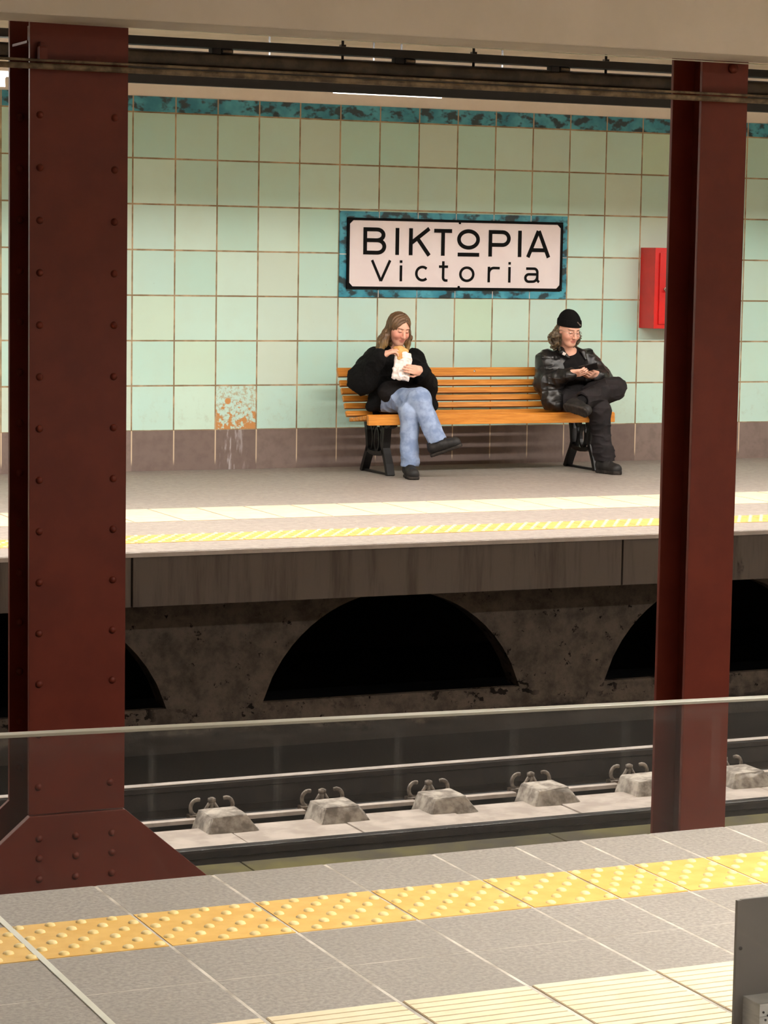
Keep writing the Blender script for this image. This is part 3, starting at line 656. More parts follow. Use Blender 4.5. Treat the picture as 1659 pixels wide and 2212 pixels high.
# ================================================================== BENCH
def bench():
    x0, x1 = 1.500, 3.567
    r = empty('park_bench', ((x0+x1)/2, -0.6, 0), 'long varnished wooden slat bench on black iron legs under the sign', 'bench')
    back = [((-0.352, 0.781), (-0.388, 0.718)), ((-0.400, 0.690), (-0.425, 0.650)), ((-0.436, 0.634), (-0.460, 0.594)), ((-0.470, 0.579), (-0.492, 0.540)), ((-0.500, 0.525), (-0.520, 0.488)), ((-0.528, 0.468), (-0.552, 0.434))]
    for (ya, za), (yb, zb) in back:
        d = Vector((yb-ya, zb-za)).normalized(); n = Vector((d.y, -d.x))*-0.026
        if n.x < 0: n = -n
        MB().prism([(ya, za), (yb, zb), (yb+n.x, zb+n.y), (ya+n.x, za+n.y)], 'x', x0, x1, bevel=0.005).build('back_slat', M['wood'], r)
    for yc, zt, h in ((-0.615, 0.424, 0.030), (-0.680, 0.430, 0.030), (-0.742, 0.438, 0.030), (-0.805, 0.446, 0.030), (-0.866, 0.453, 0.030)):
        MB().prism([(yc-0.024, zt), (yc+0.024, zt-0.004), (yc+0.024, zt-h-0.004), (yc-0.024, zt-h)], 'x', x0, x1, bevel=0.005).build('seat_slat', M['wood'], r)
    MB().prism([(-0.940, 0.384), (-0.936, 0.452), (-0.922, 0.463), (-0.900, 0.461), (-0.905, 0.386)], 'x', x0+0.005, x1, bevel=0.004).build('front_slat', M['wood'], r)
    for x in (1.742, 3.492):
        f = MB(); T = dict(n=8, flat=(1.0, 1.0))
        def bar(pts, rr=0.016, w=0.030):
            """flat cast-iron bar: polyline in the y-z plane with a rectangular section"""
            P = [Vector(p) for p in pts]; L = []; R = []
            for i, p in enumerate(P):
                t = (P[min(i+1, len(P)-1)]-P[max(i-1, 0)]).normalized(); nrm = Vector((-t.y, t.x))*rr; L.append(p+nrm); R.append(p-nrm)
            vs = [[f.bm.verts.new((x+s*w, q.x, q.y)) for q in S] for S in (L, R) for s in (-1, 1)]
            for i in range(len(P)-1):
                for a, b in ((0, 1), (1, 3), (3, 2), (2, 0)): f.bm.faces.new((vs[a][i], vs[a][i+1], vs[b][i+1], vs[b][i]))
            for i in (0, len(P)-1): f.bm.faces.new((vs[0][i], vs[1][i], vs[3][i], vs[2][i]))
        bar([(-0.860, 0.385), (-0.800, 0.365), (-0.700, 0.375), (-0.600, 0.392), (-0.545, 0.42), (-0.50, 0.50), (-0.455, 0.58), (-0.40, 0.68), (-0.345, 0.79)], 0.016)
        bar([(-0.335, 0.785), (-0.328, 0.80)], 0.02)
        bar([(-0.745, 0.375), (-0.735, 0.30), (-0.722, 0.20), (-0.745, 0.15), (-0.785, 0.08), (-0.815, 0.0)], 0.019)       # front leg
        bar([(-0.395, 0.405), (-0.430, 0.30), (-0.445, 0.20), (-0.425, 0.15), (-0.380, 0.08), (-0.335, 0.0)], 0.019)        # rear leg
        bar([(-0.60, 0.392), (-0.48, 0.40), (-0.395, 0.405)], 0.014)
        bar([(-0.735, 0.175), (-0.67, 0.155), (-0.585, 0.150), (-0.50, 0.155), (-0.435, 0.175)], 0.016)                       # stretcher
        bar([(-0.585+0.042*math.cos(k*math.pi/9), 0.255+0.085*math.sin(k*math.pi/9)) for k in range(19)], 0.009, 0.014)
        for s in (-1, 1): bar([(-0.585+s*(0.105-0.03*math.sin(k/10*math.pi)), 0.165+0.02*k) for k in range(11)], 0.008, 0.014)
        for s in (-1, 1): bar([(-0.585+s*0.085+0.03*math.cos(k*math.pi/8), 0.352+0.028*math.sin(k*math.pi/8)) for k in range(17)], 0.007, 0.012)
        bar([(-0.815, 0.012), (-0.70, 0.010), (-0.55, 0.008), (-0.40, 0.010), (-0.335, 0.012)], 0.008, 0.014)
        bmesh.ops.recalc_face_normals(f.bm, faces=f.bm.faces)
        f.build('end_frame', M['iron'], r)
    for x in (1.742, 3.492):
        MB().tube([(x, -0.371, 0.752), (x, -0.362, 0.748)], 0.009, 10).build('slat_bolt', M['chrome'], r)
        MB().tube([(x+0.9, -0.371, 0.752), (x+0.9, -0.362, 0.748)], 0.009, 10).build('slat_bolt', M['chrome'], r) if x < 2 else None
    return r
bench()

# ================================================================== SMOOTH SOLID MODELLING (distance fields -> one mesh)
_rs = np.random.RandomState(5); _LAT = _rs.rand(32, 32, 32).astype(np.float32)
def vnoise(P, f):
    """smooth lattice noise 0..1; f a frequency or one per axis"""
    q = P*np.asarray(f, np.float32); i = np.floor(q).astype(np.int32); t = q-i; t = t*t*(3-2*t); i &= 31; j = (i+1) & 31
    def L(a, b, c): return _LAT[a[:, 0], b[:, 1], c[:, 2]]
    x, y, z = t[:, 0], t[:, 1], t[:, 2]
    a = L(i, i, i)*(1-x)+L(j, i, i)*x; b = L(i, j, i)*(1-x)+L(j, j, i)*x; c = L(i, i, j)*(1-x)+L(j, i, j)*x; d = L(i, j, j)*(1-x)+L(j, j, j)*x
    return (a*(1-y)+b*y)*(1-z)+(c*(1-y)+d*y)*z
def ridge(P, f): return 1-np.abs(2*vnoise(P, f)-1)
def A3(p): return np.asarray(p, np.float32)
def rc(P, a, b, r1, r2):
    a, b = A3(a), A3(b); d = b-a; t = np.clip((P-a)@d/max(1e-9, d@d), 0, 1)
    return np.linalg.norm(P-a-t[:, None]*d, axis=1)-(r1+(r2-r1)*t)
def chain(P, pts, rad, k=0.02):
    o = None
    for a, b, r1, r2 in zip(pts[:-1], pts[1:], rad[:-1], rad[1:]):
        d = rc(P, a, b, r1, r2); o = d if o is None else smin(o, d, k)
    return o
def ell(P, c, r, R=None):
    q = P-A3(c)
    if R is not None: q = q@R
    r = A3(r); k0 = np.linalg.norm(q/r, axis=1); k1 = np.linalg.norm(q/(r*r), axis=1)+1e-9
    return k0*(k0-1)/k1
def rbox(P, c, h, R=None, rad=0.004):
    q = P-A3(c)
    if R is not None: q = q@R
    q = np.abs(q)-(A3(h)-rad); return np.linalg.norm(np.maximum(q, 0), axis=1)+np.minimum(q.max(axis=1), 0)-rad
def smin(a, b, k):
    h = np.clip(0.5+0.5*(b-a)/k, 0, 1); return b+(a-b)*h-k*h*(1-h)
def smax(a, b, k): return -smin(-a, -b, k)
def plane(P, p, n):
    n = A3(n); n = n/np.linalg.norm(n); return (P-A3(p))@n
def frame(u, n):
    """columns: u, side, n (orthonormal)"""
    u = A3(u); u = u/np.linalg.norm(u); n = A3(n); n = n-u*(n@u); n = n/np.linalg.norm(n); return np.stack([u, np.cross(n, u), n], 1)

def solid(name, fn, lo, hi, h, mat, parent, tint=None):
    """surface-nets mesh of the zero level of fn, evaluated only near the surface"""
    lo, hi = A3(lo), A3(hi); Bk = 8; nb = np.ceil((hi-lo)/(h*Bk)).astype(int)+1; n = nb*Bk
    g = np.stack(np.meshgrid(*[np.arange(k) for k in nb], indexing='ij'), -1).reshape(-1, 3)
    cen = (lo+(g+0.5)*Bk*h-0.5*h).astype(np.float32); dc = np.concatenate([fn(c) for c in np.array_split(cen, max(1, len(cen)//60000))])
    D = np.where(dc < 0, -1.0, 1.0).astype(np.float32).reshape(nb)
    D = np.repeat(np.repeat(np.repeat(D, Bk, 0), Bk, 1), Bk, 2)
    act = g[np.abs(dc) < Bk*h*0.87*1.5+0.012]; off = np.stack(np.meshgrid(*[np.arange(Bk)]*3, indexing='ij'), -1).reshape(-1, 3)
    for c in np.array_split(act, max(1, len(act)//400)):
        idx = (c[:, None, :]*Bk+off[None]).reshape(-1, 3); D[idx[:, 0], idx[:, 1], idx[:, 2]] = fn((lo+idx*h).astype(np.float32))
    I = D < 0; s = I[:-1, :-1, :-1].astype(np.int8)
    cs = [(a, b, c) for a in (0, 1) for b in (0, 1) for c in (0, 1)]
    cnt = sum(I[a:n[0]-1+a, b:n[1]-1+b, c:n[2]-1+c].astype(np.int8) for a, b, c in cs)
    cells = np.argwhere((cnt > 0) & (cnt < 8)); vid = -np.ones(cnt.shape, np.int32); vid[tuple(cells.T)] = np.arange(len(cells))
    acc = np.zeros((len(cells), 3), np.float32); num = np.zeros(len(cells), np.float32)
    for a in cs:
        for ax in range(3):
            if a[ax]: continue
            b = list(a); b[ax] = 1
            da = D[tuple((cells+a).T)]; db = D[tuple((cells+b).T)]; m = (da < 0) != (db < 0)
            t = np.where(m, da/np.where(m, da-db, 1), 0); p = np.tile(A3(a), (len(cells), 1)); p[:, ax] = t
            acc += p*m[:, None]; num += m
    V = lo+(cells+acc/num[:, None])*h; F = []
    for ax in range(3):
        u, v = (ax+1) % 3, (ax+2) % 3
        sl0 = [slice(None)]*3; sl1 = [slice(None)]*3; sl0[ax] = slice(0, -1); sl1[ax] = slice(1, None)
        e = np.argwhere(I[tuple(sl0)] != I[tuple(sl1)]); e = e[(e[:, u] > 0) & (e[:, v] > 0) & (e[:, u] < n[u]-1) & (e[:, v] < n[v]-1)]
        ins = I[tuple(e.T)]; q = []
        for du, dv in ((0, 0), (1, 0), (1, 1), (0, 1)):
            k = e.copy(); k[:, u] -= du; k[:, v] -= dv; q.append(vid[tuple(k.T)])
        q = np.stack(q, 1); q[~ins] = q[~ins][:, ::-1]; F.append(q)
    F = np.concatenate(F); F = F[(F >= 0).all(1)]
    me = bpy.data.meshes.new(name); me.vertices.add(len(V)); me.vertices.foreach_set('co', V.astype(np.float32).ravel())
    me.loops.add(F.size); me.loops.foreach_set('vertex_index', F.astype(np.int32).ravel()); me.polygons.add(len(F))
    me.polygons.foreach_set('loop_start', np.arange(0, F.size, 4, dtype=np.int32)); me.polygons.foreach_set('loop_total', np.full(len(F), 4, np.int32))
    me.update(calc_edges=True); me.validate(); me.polygons.foreach_set('use_smooth', np.ones(len(me.polygons), bool))
    if tint is not None:
        at = me.color_attributes.new('tint', 'FLOAT_COLOR', 'POINT'); co = np.empty(len(me.vertices)*3, np.float32); me.vertices.foreach_get('co', co)
        at.data.foreach_set('color', np.concatenate([tint(co.reshape(-1, 3)), np.ones((len(me.vertices), 1))], 1).astype(np.float32).ravel())
    me.materials.append(mat); o = bpy.data.objects.new(name, me); COL.objects.link(o)
    if parent: adopt(o, parent)
    return o
def mat_tint(name, rough, scale=60, amt=0.12, sss=0.0, spec=0.4):
    g = NG(name); at = g.n('ShaderNodeAttribute', attribute_name='tint'); p = g.pos()
    c = g.mix(g.math('MULTIPLY', g.step(g.noise(p, scale, 4), 0.3, 0.75), amt), at.outputs['Color'], (0.04, 0.02, 0.012, 1))
    if sss:
        g.bsdf.inputs['Subsurface Weight'].default_value = sss; g.bsdf.inputs['Subsurface Radius'].default_value = (0.008, 0.004, 0.002)
    return g.done(c, rough, 0, spec)
M['skin'] = mat_tint('skin', 0.5, 40, 0.05); M['hair'] = mat_tint('hair_strands', 0.45, 160, 0.35, spec=0.5)
M['fleece'] = surf('black_fuzzy_fleece', lin(13, 12, 12), lin(7, 7, 7), 60, 0.95, bump=0.5, bscale=140, spec=0.2)
M['knit'] = surf('charcoal_knit', lin(28, 25, 25), lin(18, 16, 16), 50, 0.9, bump=0.3, bscale=160, spec=0.2)
M['denim'] = surf('faded_blue_denim', lin(150, 166, 194), lin(116, 133, 164), 13, 0.85, bump=0.15, bscale=220, spec=0.2, detail=6)
M['leather'] = surf('worn_black_leather', lin(30, 28, 27), lin(13, 12, 12), 16, 0.36, bump=0.35, bscale=45, spec=0.5)
M['tee'] = surf('washed_black_cotton', lin(24, 22, 22), lin(16, 14, 14), 24, 0.9, bump=0.2, bscale=120, spec=0.2)
M['slacks'] = surf('charcoal_twill', lin(36, 31, 32), lin(23, 20, 21), 14, 0.8, bump=0.2, bscale=200, spec=0.25)
M['shoe'] = surf('dusty_black_leather', lin(38, 35, 33), lin(22, 20, 19), 24, 0.6, spec=0.35, bump=0.2)
M['sole'] = surf('dark_rubber_sole', lin(54, 48, 43), lin(33, 29, 26), 26, 0.8, spec=0.25, bump=0.4)
M['paper'] = surf('white_waxed_paper', lin(244, 234, 228), lin(228, 214, 206), 22, 0.6, spec=0.3)
M['bread'] = surf('toasted_bread', lin(226, 178, 112), lin(196, 140, 78), 26, 0.8, bump=0.3)
SKIN, LIP, BROW = np.array(lin(226, 172, 148)[:3]), np.array(lin(176, 96, 86)[:3]), np.array(lin(112, 78, 58)[:3])

def rot(yaw, pitch, roll=0): return np.array(Euler((math.radians(pitch), math.radians(roll), math.radians(yaw)), 'XYZ').to_matrix(), np.float32)
def head_sdf(P, c, R, fem):
    L = (P-A3(c))@R; X = L.copy(); X[:, 0] = np.abs(X[:, 0])
    d = ell(X, (0, 0.012, 0.030), (0.072, 0.091, 0.080))
    d = smin(d, ell(X, (0, -0.026, -0.030), (0.058 if fem else 0.061, 0.062, 0.084)), 0.03)
    d = smin(d, ell(X, (0, -0.060, -0.088), (0.027 if fem else 0.032, 0.027, 0.025)), 0.03)
    d = smin(d, ell(X, (0.038, -0.052, -0.028), (0.026, 0.032, 0.026)), 0.02)
    d = smin(d, rc(X, (0, -0.083, 0.030), (0.038, -0.070, 0.032), 0.010, 0.008), 0.015)
    d = smax(d, -ell(X, (0.030, -0.094, 0.010), (0.018, 0.016, 0.011)), 0.012)
    d = smin(d, ell(X, (0.030, -0.075, 0.009), (0.0135, 0.0125, 0.0115)), 0.004)
    d = smin(d, rc(X, (0, -0.086, 0.016), (0, -0.110, -0.026), 0.0075, 0.0115), 0.012)
    d = smin(d, ell(X, (0.011, -0.099, -0.030), (0.009, 0.011, 0.008)), 0.006)
    d = smax(d, -rc(X, (0, -0.100, -0.0605), (0.022, -0.085, -0.0695), 0.0022, 0.0015), 0.004)
    d = smin(d, ell(X, (0, -0.085, -0.0545), (0.022, 0.012, 0.0065)), 0.006); d = smin(d, ell(X, (0, -0.083, -0.068), (0.019, 0.012, 0.0075)), 0.006)
    d = smin(d, ell(X, (0.070, 0.014, -0.002), (0.010, 0.019, 0.030)), 0.008)
    return d
def face_tint(V, c, R, cheek=0.4):
    L = (V-A3(c))@R; X = L.copy(); X[:, 0] = np.abs(X[:, 0]); col = np.tile(SKIN, (len(V), 1))
    def m(cc, r, s=0.35): return np.clip((1+s-np.linalg.norm((X-A3(cc))/A3(r), axis=1))/s, 0, 1)[:, None]
    col = col*(1-m((0.040, -0.07, -0.03), (0.028, 0.05, 0.024), 0.9)*cheek)+np.array(lin(212, 128, 112)[:3])*m((0.040, -0.07, -0.03), (0.028, 0.05, 0.024), 0.9)*cheek
    lp = m((0, -0.095, -0.0605), (0.019, 0.02, 0.0095), 0.5)*0.8; col = col*(1-lp)+LIP*lp
    b = m((0.031, -0.08, 0.0285), (0.019, 0.03, 0.0036), 0.6); col = col*(1-b*0.85)+BROW*b*0.85
    e = m((0.030, -0.085, 0.0022), (0.0135, 0.02, 0.0022), 0.6); col = col*(1-e*0.9)+np.array(lin(70, 46, 36)[:3])*e*0.9
    return col
def hand_sdf(P, wrist, d, n, thumb, curl, spread=0.0, s=1.0):
    """palm, four bent fingers of unequal length and a thumb; d along the hand, n the palm side, thumb = +1/-1 side of n x d"""
    d = A3(d)/np.linalg.norm(d); n = A3(n); n = n-d*(n@d); n = n/np.linalg.norm(n); t = np.cross(n, d)*thumb; w = A3(wrist)
    o = rbox(P, w+d*0.048*s, (0.046*s, 0.039*s, 0.0135*s), np.stack([d, t, n], 1), 0.012*s); o = smin(o, rc(P, w-d*0.03*s, w+d*0.03*s, 0.026*s, 0.027*s), 0.018)
    for k, (off, ln) in enumerate(((0.029, 0.94), (0.010, 1.06), (-0.010, 1.0), (-0.028, 0.80))):
        b = w+d*(0.088-0.004*abs(k-1))*s+t*off*s; a = 0.0; pts = [b]; dd = d+t*off*spread
        for seg, c in zip((0.040, 0.026, 0.021), curl if not isinstance(curl[0], (tuple, list)) else curl[k]):
            a += math.radians(c); v = dd*math.cos(a)+n*math.sin(a); pts.append(pts[-1]+v*seg*ln*s)
        o = smin(o, chain(P, pts, [0.0094*s, 0.0088*s, 0.0080*s, 0.0068*s], 0.004), 0.006)
    b = w+d*0.026*s+t*0.030*s; v1 = d*0.62+t*0.62+n*0.45; v1 = v1/np.linalg.norm(v1); v2 = d*0.9+t*0.1+n*0.45; v2 = v2/np.linalg.norm(v2)
    return smin(o, chain(P, [b, b+v1*0.040*s, b+v1*0.040*s+v2*0.032*s, b+v1*0.040*s+v2*0.054*s], [0.0130*s, 0.0105*s, 0.0092*s, 0.0075*s], 0.004), 0.010)
def leg_cloth(P, hip, knee, ank, r, cut, k=0.04, hollow=0.012):
    """trouser leg, cut off square and hollow at the hem"""
    d = chain(P, [hip, knee, ank], r, k); ax = A3(ank)-A3(knee); ax = ax/np.linalg.norm(ax); h = A3(ank)-ax*cut
    e = A3(knee)+(A3(ank)-A3(knee))*0.45
    return smax(d, plane(P, h, ax), 0.006), np.maximum(rc(P, e, A3(ank)+ax*0.05, 0.03, r[2]-hollow), -plane(P, h-ax*0.05, ax))
def shoe(parent, heel, u, n, L=0.265, hi_top=0.10, chunky=0.024):
    R = frame(u, n); c = A3(heel)
    def loc(P): return (P-c)@R
    def foot2(q, g):
        q2 = q.copy(); q2[:, 2] = 0; return smin(rc(q2, (0.038, 0, 0), (0.12, 0, 0), 0.035+g, 0.033+g), rc(q2, (0.12, 0, 0), (L-0.048, 0.004, 0), 0.033+g, 0.045+g), 0.03)
    def sole(P):
        q = loc(P); return smax(foot2(q, -0.001), np.abs(q[:, 2]-chunky/2)-chunky/2+0.0015*(np.sin(q[:, 0]*260) > 0.3)*(q[:, 2] < chunky*0.3), 0.008)
    def upper(P):
        q = loc(P); d = chain(q, [(0.045, 0, 0.058), (0.12, 0, 0.058), (L-0.048, 0.004, 0.040)], [0.036, 0.041, 0.043], 0.03)
        d = smin(d, rc(q, (0.052, 0, 0.06), (0.056, 0, hi_top), 0.038, 0.041), 0.03); d = smax(d, -rc(q, (0.056, 0, hi_top-0.02), (0.058, 0, hi_top+0.06), 0.030, 0.034), 0.006)
        d = smax(d, q[:, 2]-hi_top-0.006, 0.006); d = d-0.0025*np.clip(np.sin(q[:, 0]*330), 0, 1)*((q[:, 0] > 0.10) & (q[:, 0] < 0.16) & (np.abs(q[:, 1]) < 0.022)); return smax(d, chunky-0.006-q[:, 2], 0.004)
    ends = np.array([c+R@A3(p) for p in [(a, b, z) for a in (-0.03, L+0.03) for b in (-0.08, 0.08) for z in (-0.02, hi_top+0.07)]]); lo, hi = ends.min(0), ends.max(0)
    up = solid('shoe', upper, lo, hi, 0.0035, M['shoe'], parent)
    so = solid('sole', sole, lo, hi, 0.0035, M['sole'], None); so.parent = up; so.matrix_parent_inverse = up.matrix_parent_inverse.copy(); so.matrix_parent_inverse = Matrix.Translation(-parent.location) @ Matrix.Identity(4) if False else up.matrix_world.inverted()
    tag(so, 'dark ridged rubber sole'); return up
# ================================================================== PERSON EATING A SANDWICH
def eater():
    r = empty('person', (1.89, -0.75, 0.0), 'person in black fleece jacket and blue jeans eating a wrapped sandwich, legs crossed', 'person', 'people sitting on the bench')
    HC, HR = (1.848, -0.690, 1.083), rot(5, 20, 4)
    Rsh, Lsh, Rel, Lel, Rwr, Lwr = (1.715, -0.54, 0.850), (2.065, -0.52, 0.850), (1.570, -0.66, 0.705), (2.090, -0.63, 0.650), (1.628, -0.846, 0.884), (1.945, -0.912, 0.778)
    RH = dict(wrist=(1.640, -0.862, 0.893), d=(0.118, -0.058, 0.062), n=(0.30, 0.10, -0.95), thumb=-1, curl=[(8, 24, 26), (10, 28, 28), (16, 34, 30), (26, 40, 32)], spread=0.12, s=0.93)
    LH = dict(wrist=(1.918, -0.938, 0.783), d=(-0.90, -0.36, 0.14), n=(-0.25, 0.95, 0.1), thumb=-1, curl=(16, 24, 16), spread=0.06, s=0.90)
    Rhip, Lhip, Rkn, Lkn, Ran, Lan = (1.80, -0.62, 0.545), (1.97, -0.62, 0.540), (1.868, -1.03, 0.575), (1.812, -0.99, 0.480), (1.985, -1.125, 0.262), (1.811, -1.005, 0.085)
    def body(P):
        d = head_sdf(P, HC, HR, True); d = smin(d, rc(P, (1.862, -0.635, 1.02), (1.872, -0.575, 0.90), 0.048, 0.055), 0.03)
        d = smin(d, chain(P, [(1.875, -0.57, 0.86), (1.885, -0.585, 0.70), (1.89, -0.61, 0.56)], [0.095, 0.090, 0.105], 0.05), 0.05)
        for q in ((Rsh, Rel, Rwr), (Lsh, Lel, Lwr)): d = smin(d, chain(P, q, [0.05, 0.042, 0.028], 0.02), 0.03)
        d = smin(d, hand_sdf(P, **RH), 0.01); d = smin(d, hand_sdf(P, **LH), 0.01)
        for q in ((Rhip, Rkn, Ran), (Lhip, Lkn, Lan)): d = smin(d, chain(P, q, [0.075, 0.052, 0.036], 0.02), 0.03)
        return d
    solid('body', body, (1.45, -1.25, 0.02), (2.22, -0.42, 1.21), 0.0038, M['skin'], r, lambda V: face_tint(V, HC, HR, 0.55))
    def fleece(P):
        d = ell(P, (1.885, -0.575, 0.74), (0.185, 0.130, 0.20)); d = smin(d, ell(P, (1.89, -0.60, 0.56), (0.205, 0.155, 0.125)), 0.08)
        d = smin(d, chain(P, [Rsh, Rel, Rwr], [0.088, 0.098, 0.052], 0.05), 0.05); d = smin(d, chain(P, [Lsh, Lel, Lwr], [0.080, 0.088, 0.050], 0.05), 0.05)
        d = smin(d, rc(P, (2.00, -0.62, 0.60), (2.13, -0.66, 0.505), 0.09, 0.055), 0.05); d = smin(d, rc(P, (1.78, -0.62, 0.58), (1.665, -0.62, 0.505), 0.09, 0.050), 0.05)
        d = smin(d, ell(P, (1.868, -0.572, 0.925), (0.088, 0.080, 0.045)), 0.03)
        d = d-0.020*ridge(P, (8, 8, 10))**2-0.005*vnoise(P, 70)-0.003*vnoise(P, 150)+0.012
        d = smax(d, -rc(P, (1.862, -0.65, 1.02), (1.870, -0.585, 0.93), 0.062, 0.056), 0.01)
        return smax(d, -(P[:, 2]-0.463), 0.01)
    solid('jacket', fleece, (1.42, -0.98, 0.44), (2.26, -0.36, 1.02), 0.005, M['fleece'], r)
    def jumper(P):
        d = rc(P, (1.755, -0.735, 0.615), (1.96, -0.745, 0.640), 0.075, 0.066); return d-0.010*ridge(P, (16, 8, 20))
    solid('jumper_hem', jumper, (1.63, -0.88, 0.50), (2.10, -0.62, 0.76), 0.005, M['knit'], r)
    def jeans(P):
        a, ha = leg_cloth(P, Rhip, Rkn, Ran, [0.105, 0.076, 0.069], 0.015); b, hb = leg_cloth(P, Lhip, Lkn, (1.811, -1.005, 0.06), [0.10, 0.070, 0.060], 0.03)
        d = smin(a, b, 0.008); d = smin(d, ell(P, (1.885, -0.61, 0.555), (0.165, 0.13, 0.085)), 0.05)
        fold = 0.010*ridge(P, (13, 13, 2.6))**3+0.008*ridge(P+3.3, (5, 12, 12))**3; near = np.exp(-((P-A3((1.86, -0.93, 0.53)))**2).sum(1)/0.012)
        low = np.clip((0.22-P[:, 2])/0.10, 0, 1)*(P[:, 0] < 1.92); d = d-fold-0.018*near*ridge(P, (22, 10, 20))**2-0.007*low*ridge(P+7, (8, 8, 24))**2+0.008
        return smax(np.maximum(d, -np.minimum(ha, hb)), np.where(P[:, 1] > -0.945, 0.463-P[:, 2], -5.0), 0.004)
    solid('jeans', jeans, (1.66, -1.26, 0.04), (2.14, -0.46, 0.72), 0.0042, M['denim'], r)
    def scalp(P):
        L = (P-A3(HC))@HR; d = ell(L, (0, 0.016, 0.034), (0.084, 0.102, 0.089)); d = smin(d, ell(L, (0, 0.045, -0.03), (0.078, 0.062, 0.09)), 0.03)
        d = smin(d, chain(P, [(1.785, -0.665, 1.075), (1.756, -0.660, 1.02), (1.732, -0.665, 0.975), (1.716, -0.675, 0.937)], [0.024, 0.030, 0.034, 0.022], 0.02), 0.025)
        d = smin(d, chain(P, [(1.775, -0.63, 1.05), (1.748, -0.615, 0.99), (1.722, -0.62, 0.945)], [0.030, 0.036, 0.022], 0.02), 0.025)
        d = smin(d, chain(P, [(1.908, -0.700, 1.10), (1.922, -0.695, 1.055), (1.938, -0.69, 1.02), (1.922, -0.69, 0.975), (1.918, -0.695, 0.935)], [0.018, 0.020, 0.017, 0.022, 0.017], 0.015), 0.02)
        d = smin(d, chain(P, [(1.86, -0.60, 1.04), (1.862, -0.56, 0.95)], [0.072, 0.075], 0.02), 0.03)
        d = smax(d, -ell(L, (0.008, -0.110, 0.002), (0.062, 0.076, 0.088)), 0.012); d = smax(d, -ell(L, (0.004, -0.10, -0.10), (0.05, 0.075, 0.09)), 0.010)
        part = np.exp(-((L[:, 0]-0.012)/0.006)**2)*(L[:, 1] < 0.03)*(L[:, 2] > 0.06)
        up = np.clip((L[:, 2]-0.01)/0.06, 0, 1); st = ridge(L, (80, 80, 6))**2*(1-up)+ridge(L+0.7, (7, 85, 6))**2*up; return d-0.008*st-0.004*(vnoise(P, (170, 170, 14))*(1-up)+vnoise(P, (16, 190, 12))*up)+0.006+0.005*part
    def scalp_tint(V):
        z = np.clip((1.02-V[:, 2])/0.10, 0, 1)[:, None]; L = (V-A3(HC))@HR; up = np.clip((L[:, 2]-0.01)/0.06, 0, 1); s = (ridge(V, (120, 120, 7))**2*(1-up)+ridge(L, (8, 130, 7))**2*up)[:, None]*0.8+0.50
        return (np.array(lin(104, 76, 48)[:3])*(1-z)+np.array(lin(160, 128, 76)[:3])*z)*s
    solid('hair', scalp, (1.66, -0.83, 0.88), (2.00, -0.46, 1.22), 0.0028, M['hair'], r, scalp_tint)
    for nm, kn, an, top in (('sock', Rkn, Ran, 0.10), ('sock', Lkn, Lan, 0.06)):
        ax = A3(an)-A3(kn); ax = ax/np.linalg.norm(ax); a = A3(an)-ax*0.06; b = A3(an)+ax*0.045
        solid('sock', lambda P: rc(P, a, b, 0.043, 0.040), np.minimum(a, b)-0.06, np.maximum(a, b)+0.06, 0.005, M['tee'], r)
    shoe(r, (1.940, -1.085, 0.155), (0.135, -0.125, 0.070), (-0.45, 0.15, 0.95), 0.265, 0.105)
    shoe(r, (1.822, -0.930, 0.0), (-0.055, -0.25, 0.0), (0, 0, 1), 0.265, 0.105)
    # what is eaten: top-level things held in the hands
    Rb = frame((0.12, -0.03, 0.99), (-0.35, -0.93, 0.0))
    def bag(P):
        q = (P-A3((1.782, -0.905, 0.815)))@Rb                       # q0 up the bag, q1 across, q2 towards the front
        w = 0.056+0.10*np.clip(q[:, 0]+0.10, 0, 0.2)*0.25; d = rbox(q*A3((1, 1, 1)), (0, 0, 0), (0.104, 0.060, 0.024), None, 0.016)
        d = smin(d, rbox(q, (-0.055, 0.020, 0.020), (0.046, 0.030, 0.006), frame((1, 0.35, 0), (0, 0.2, 1)), 0.004), 0.008)
        d = smin(d, rbox(q, (-0.015, -0.025, 0.026), (0.010, 0.052, 0.006), frame((1, 0.3, 0), (0, 0, 1)), 0.004), 0.006)
        cr = 0.016*ridge(q, (22, 26, 18))+0.008*ridge(q+1.7, (50, 48, 40)); return d-cr+0.014
    bo = solid('paper_bag', bag, (1.67, -0.99, 0.68), (1.90, -0.83, 0.96), 0.003, M['paper'], None); tag(bo, 'crumpled white paper bag wrapped round the sandwich in both hands', 'bag', None, 'thing')
    def bun(P):
        d = chain(P, [(1.735, -0.885, 0.945), (1.772, -0.895, 0.940), (1.812, -0.905, 0.925)], [0.015, 0.021, 0.017], 0.02); d = smin(d, ell(P, (1.757, -0.915, 0.90), (0.026, 0.018, 0.038)), 0.015)
        return d-0.004*vnoise(P, 70)
    so = solid('sandwich', bun, (1.66, -0.96, 0.83), (1.85, -0.83, 1.0), 0.003, M['bread'], None); tag(so, 'toasted sandwich sticking out of the white paper bag', 'sandwich', None, 'thing')
eater()

